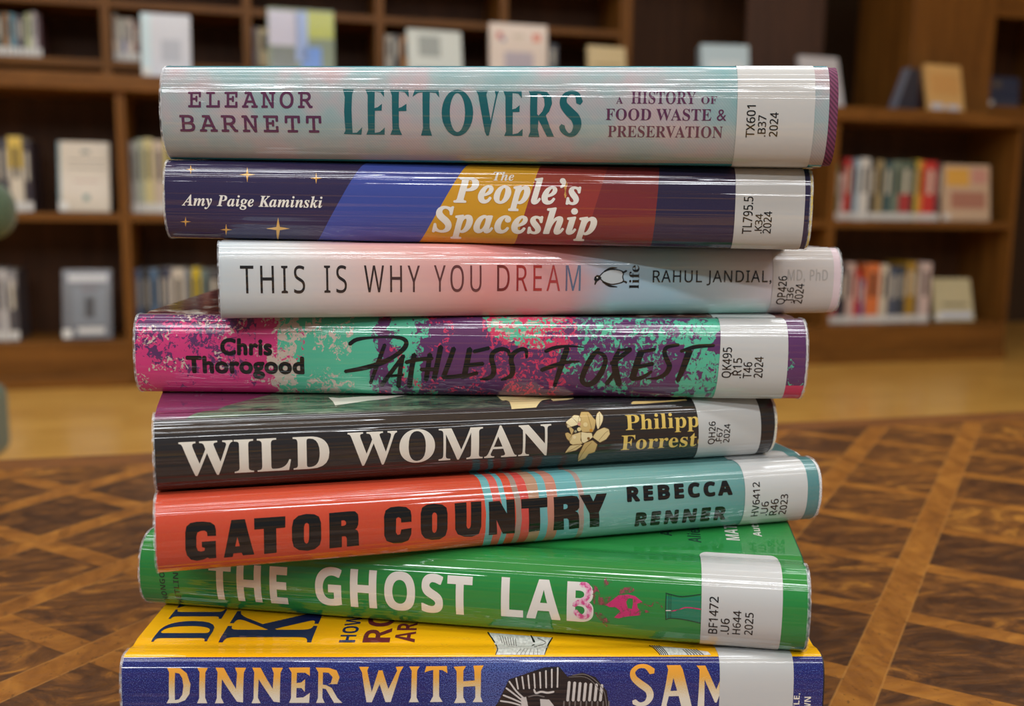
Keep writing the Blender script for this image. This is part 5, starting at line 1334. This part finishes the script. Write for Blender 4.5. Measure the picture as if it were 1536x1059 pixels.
row('behind the tall blue face-out book', 'small books in the third upper bookcase', .3, UZ, [(.8585, .8756, 1.328, (128, 120, 134), 'grey'), (.8760, .9301, 1.326, (206, 188, 146), 'beige')], False, .11)
row('behind the book with the grey sketch', 'small books in the fourth upper bookcase', .3, UZ, [(1.3658, 1.4000, 1.328, (214, 206, 190), 'cream'), (1.4002, 1.4265, 1.33, (92, 96, 100), 'grey'), (1.4267, 1.4667, 1.329, (186, 130, 70), 'tan')], False, .11)
row('beside the book with red and blue spots', 'small books in the fifth upper bookcase', .3, UZ, [(2.0435, 2.0838, 1.328, (92, 96, 104), 'slate')], False, .11)

LZ = 1.0903
face_book(.1900, .3574, MID, .8607, .034, .16, (206, 194, 174), 'cream book face out alone on the middle shelf, small dark seal at its top', [('title_lettering', .2, .92, .72, .74, (150, 140, 128)), ('title_lettering', .2, .92, .62, .64, (150, 140, 128)), ('seal_emblem', .46, .62, .83, .88, (104, 112, 108)), ('subtitle_lettering', .3, .8, .43, .45, (180, 140, 120)), ('publisher_emblem', .48, .6, .16, .24, (84, 124, 116)), ('spine_strip', 0, .05, 0, 1, (110, 140, 144))])
face_book(.1790, .3431, LOW, .4096, .034, .22, (104, 106, 112), 'dark grey book face out on the bottom shelf, pale band across its top', [('title_lettering', .12, .92, .82, .93, (190, 190, 192)), ('cover_picture', .2, .9, .2, .74, (120, 126, 134)), ('cover_picture', .45, .65, .3, .6, (96, 78, 66)), ('subtitle_lettering', .4, .72, .7, .73, (130, 50, 56)), ('author_lettering', .3, .85, .07, .16, (206, 206, 204))])
face_book(3.8039, 4.0470, MID, .8658, .034, .12, (206, 178, 150), 'yellow and cream book face out at the far end of the middle shelf', [('cover_picture', .06, .55, .62, .93, (226, 172, 76)), ('title_lettering', .6, .93, .66, .93, (206, 150, 136)), ('cover_picture', .15, .9, .22, .52, (176, 122, 104))], thick=.03)
face_book(3.8111, 4.0000, LOW, .355, .034, .3, (196, 186, 148), 'small cream book face out at the far end of the bottom shelf', [('title_lettering', .2, .85, .35, .42, (130, 122, 100)), ('author_lettering', .1, .95, .06, .22, (196, 202, 214))], turn=-.1)
face_book(.4816, .6467, LZ, 1.312, .05, .12, (204, 208, 218), 'white book face out on the ledge, nearest the green chair', [('spine_strip', 0, .2, 0, 1, (196, 220, 228)), ('cover_picture', .4, .8, .25, .6, (176, 182, 194))])
face_book(.9129, 1.1524, LZ, 1.3612, .06, .1, (120, 136, 110), 'tall blue, white and yellow-green book face out on the ledge', [('cover_picture', .6, .99, .62, .97, (178, 188, 70)), ('cover_picture', .02, .45, .5, .96, (196, 196, 216)), ('cover_picture', .42, .6, .3, .96, (150, 176, 226)), ('cover_picture', .5, .8, .08, .5, (98, 146, 226)), ('cover_picture', .06, .42, .08, .48, (110, 118, 112))])
face_book(1.43, 1.6412, LZ, 1.3166, .07, .22, (206, 214, 208), 'white book with a grey sketch leaning on the ledge behind the stack', [('cover_picture', .2, .6, .55, .9, (150, 158, 154)), ('title_lettering', .1, .85, .3, .36, (170, 176, 172))], turn=.06)
face_book(1.7411, 1.9725, LZ, 1.3544, .06, .08, (222, 208, 196), 'cream book with red and blue spots face out on the ledge', [('cover_picture', .12, .22, .78, .87, (196, 96, 92)), ('cover_picture', .2, .27, .74, .8, (120, 130, 170)), ('cover_picture', .74, .88, .76, .87, (216, 124, 100)), ('cover_picture', .25, .75, .34, .6, (176, 168, 180)), ('title_lettering', .4, .6, .8, .85, (200, 188, 170))])
face_book(2.1441, 2.3049, LZ, 1.29, .06, .15, (204, 186, 140), 'beige book face out on the ledge at the end of the upper bookcases', [('title_lettering', .15, .85, .6, .66, (170, 150, 108))], turn=.06)
face_book(2.6352, 2.8381, LZ, 1.3186, .06, .2, (176, 200, 210), 'pale blue book leaning on the ledge before the dark cabinet', [('cover_picture', .15, .85, .3, .7, (200, 214, 220))], thick=.06, turn=-.15)
face_book(3.1100, 3.3043, LZ, 1.3052, .08, .3, (200, 200, 206), 'white book leaning back on the ledge before the pillar', [('title_lettering', .2, .8, .6, .66, (180, 180, 188))], turn=.05)
tent = face_book(3.6950, 3.8905, LZ, 1.293, .05, .22, (222, 178, 112), 'golden cream book propped like a tent on the ledge before the pillar', [('cover_picture', .1, .9, .35, .8, (216, 164, 98)), ('author_lettering', .05, .4, .03, .16, (210, 214, 226)), ('author_lettering', .5, .85, .03, .14, (210, 214, 226))], turn=.1, tagged=False)


def leaf(name, P, y0, y1, mat, parent):
    V = [(x, y0, z) for x, z in P] + [(x, y1, z) for x, z in P]
    n = len(P)
    F = [tuple(range(n)), tuple(range(2 * n - 1, n - 1, -1))] + [(i, i + n, (i + 1) % n + n, (i + 1) % n) for i in range(n)]
    return mesh_obj(name, V, F, mat, parent)


leaf('back_cover', [(-.235, .0), (-.104, .0), (-.112, .185), (-.165, .185)], .06, .085, cover_mat((40, 44, 62)), tent)
leaf('cover_edge', [(-.25, .0), (-.2352, .0), (-.1652, .187), (-.178, .187)], .055, .09, cover_mat((112, 118, 136)), tent)
face_book(4.235, 4.41, 1.0905 + .0653, 1.3, .33, .08, (36, 52, 84), 'dark navy book face out inside the cabinet beyond the pillar', [('seal_emblem', .2, .4, .66, .86, (106, 94, 76)), ('title_lettering', .15, .9, .08, .2, (60, 70, 92))])

# ------------------------------------------------------------------ green chair at the edge of the view
def rounded(name, x0, x1, y0, y1, z0, z1, rad, mat, parent):
    m = MB()
    m.box(x0, x1, y0, y1, z0, z1)
    bmesh.ops.bevel(m.bm, geom=list(m.bm.edges), offset=rad, segments=6, profile=.5, affect='EDGES')
    return m.build(name, mat, parent, True)


n_ = NT('green_upholstery')
n_.set(Base_Color=n_.ramp(n_.noise(n_.obj(), 160., 3., .6), [(.3, c(58, 78, 56)), (.7, c(84, 106, 80))]), Roughness=.85, Sheen_Weight=.3)
M_GREEN = n_.m
ch = empty('lounge_chair', (-1.33, 1.95, 0), math.radians(8))
tag(ch, 'green upholstered chair partly in view beside the bookcase', 'chair')
rounded('backrest', -.30, .305, -.06, .06, .565, .690, .058, M_GREEN, ch)
rounded('seat', -.31, .275, -.58, .0, .12, .275, .03, M_GREEN, ch)
for sx in (-.27, .19):
    box('leg', sx - .018, sx + .018, -.55, -.515, 0, .18, M_TABLEG, ch, .003)
    box('leg', sx - .018, sx + .018, -.02, .02, 0, .6, M_TABLEG, ch, .003)
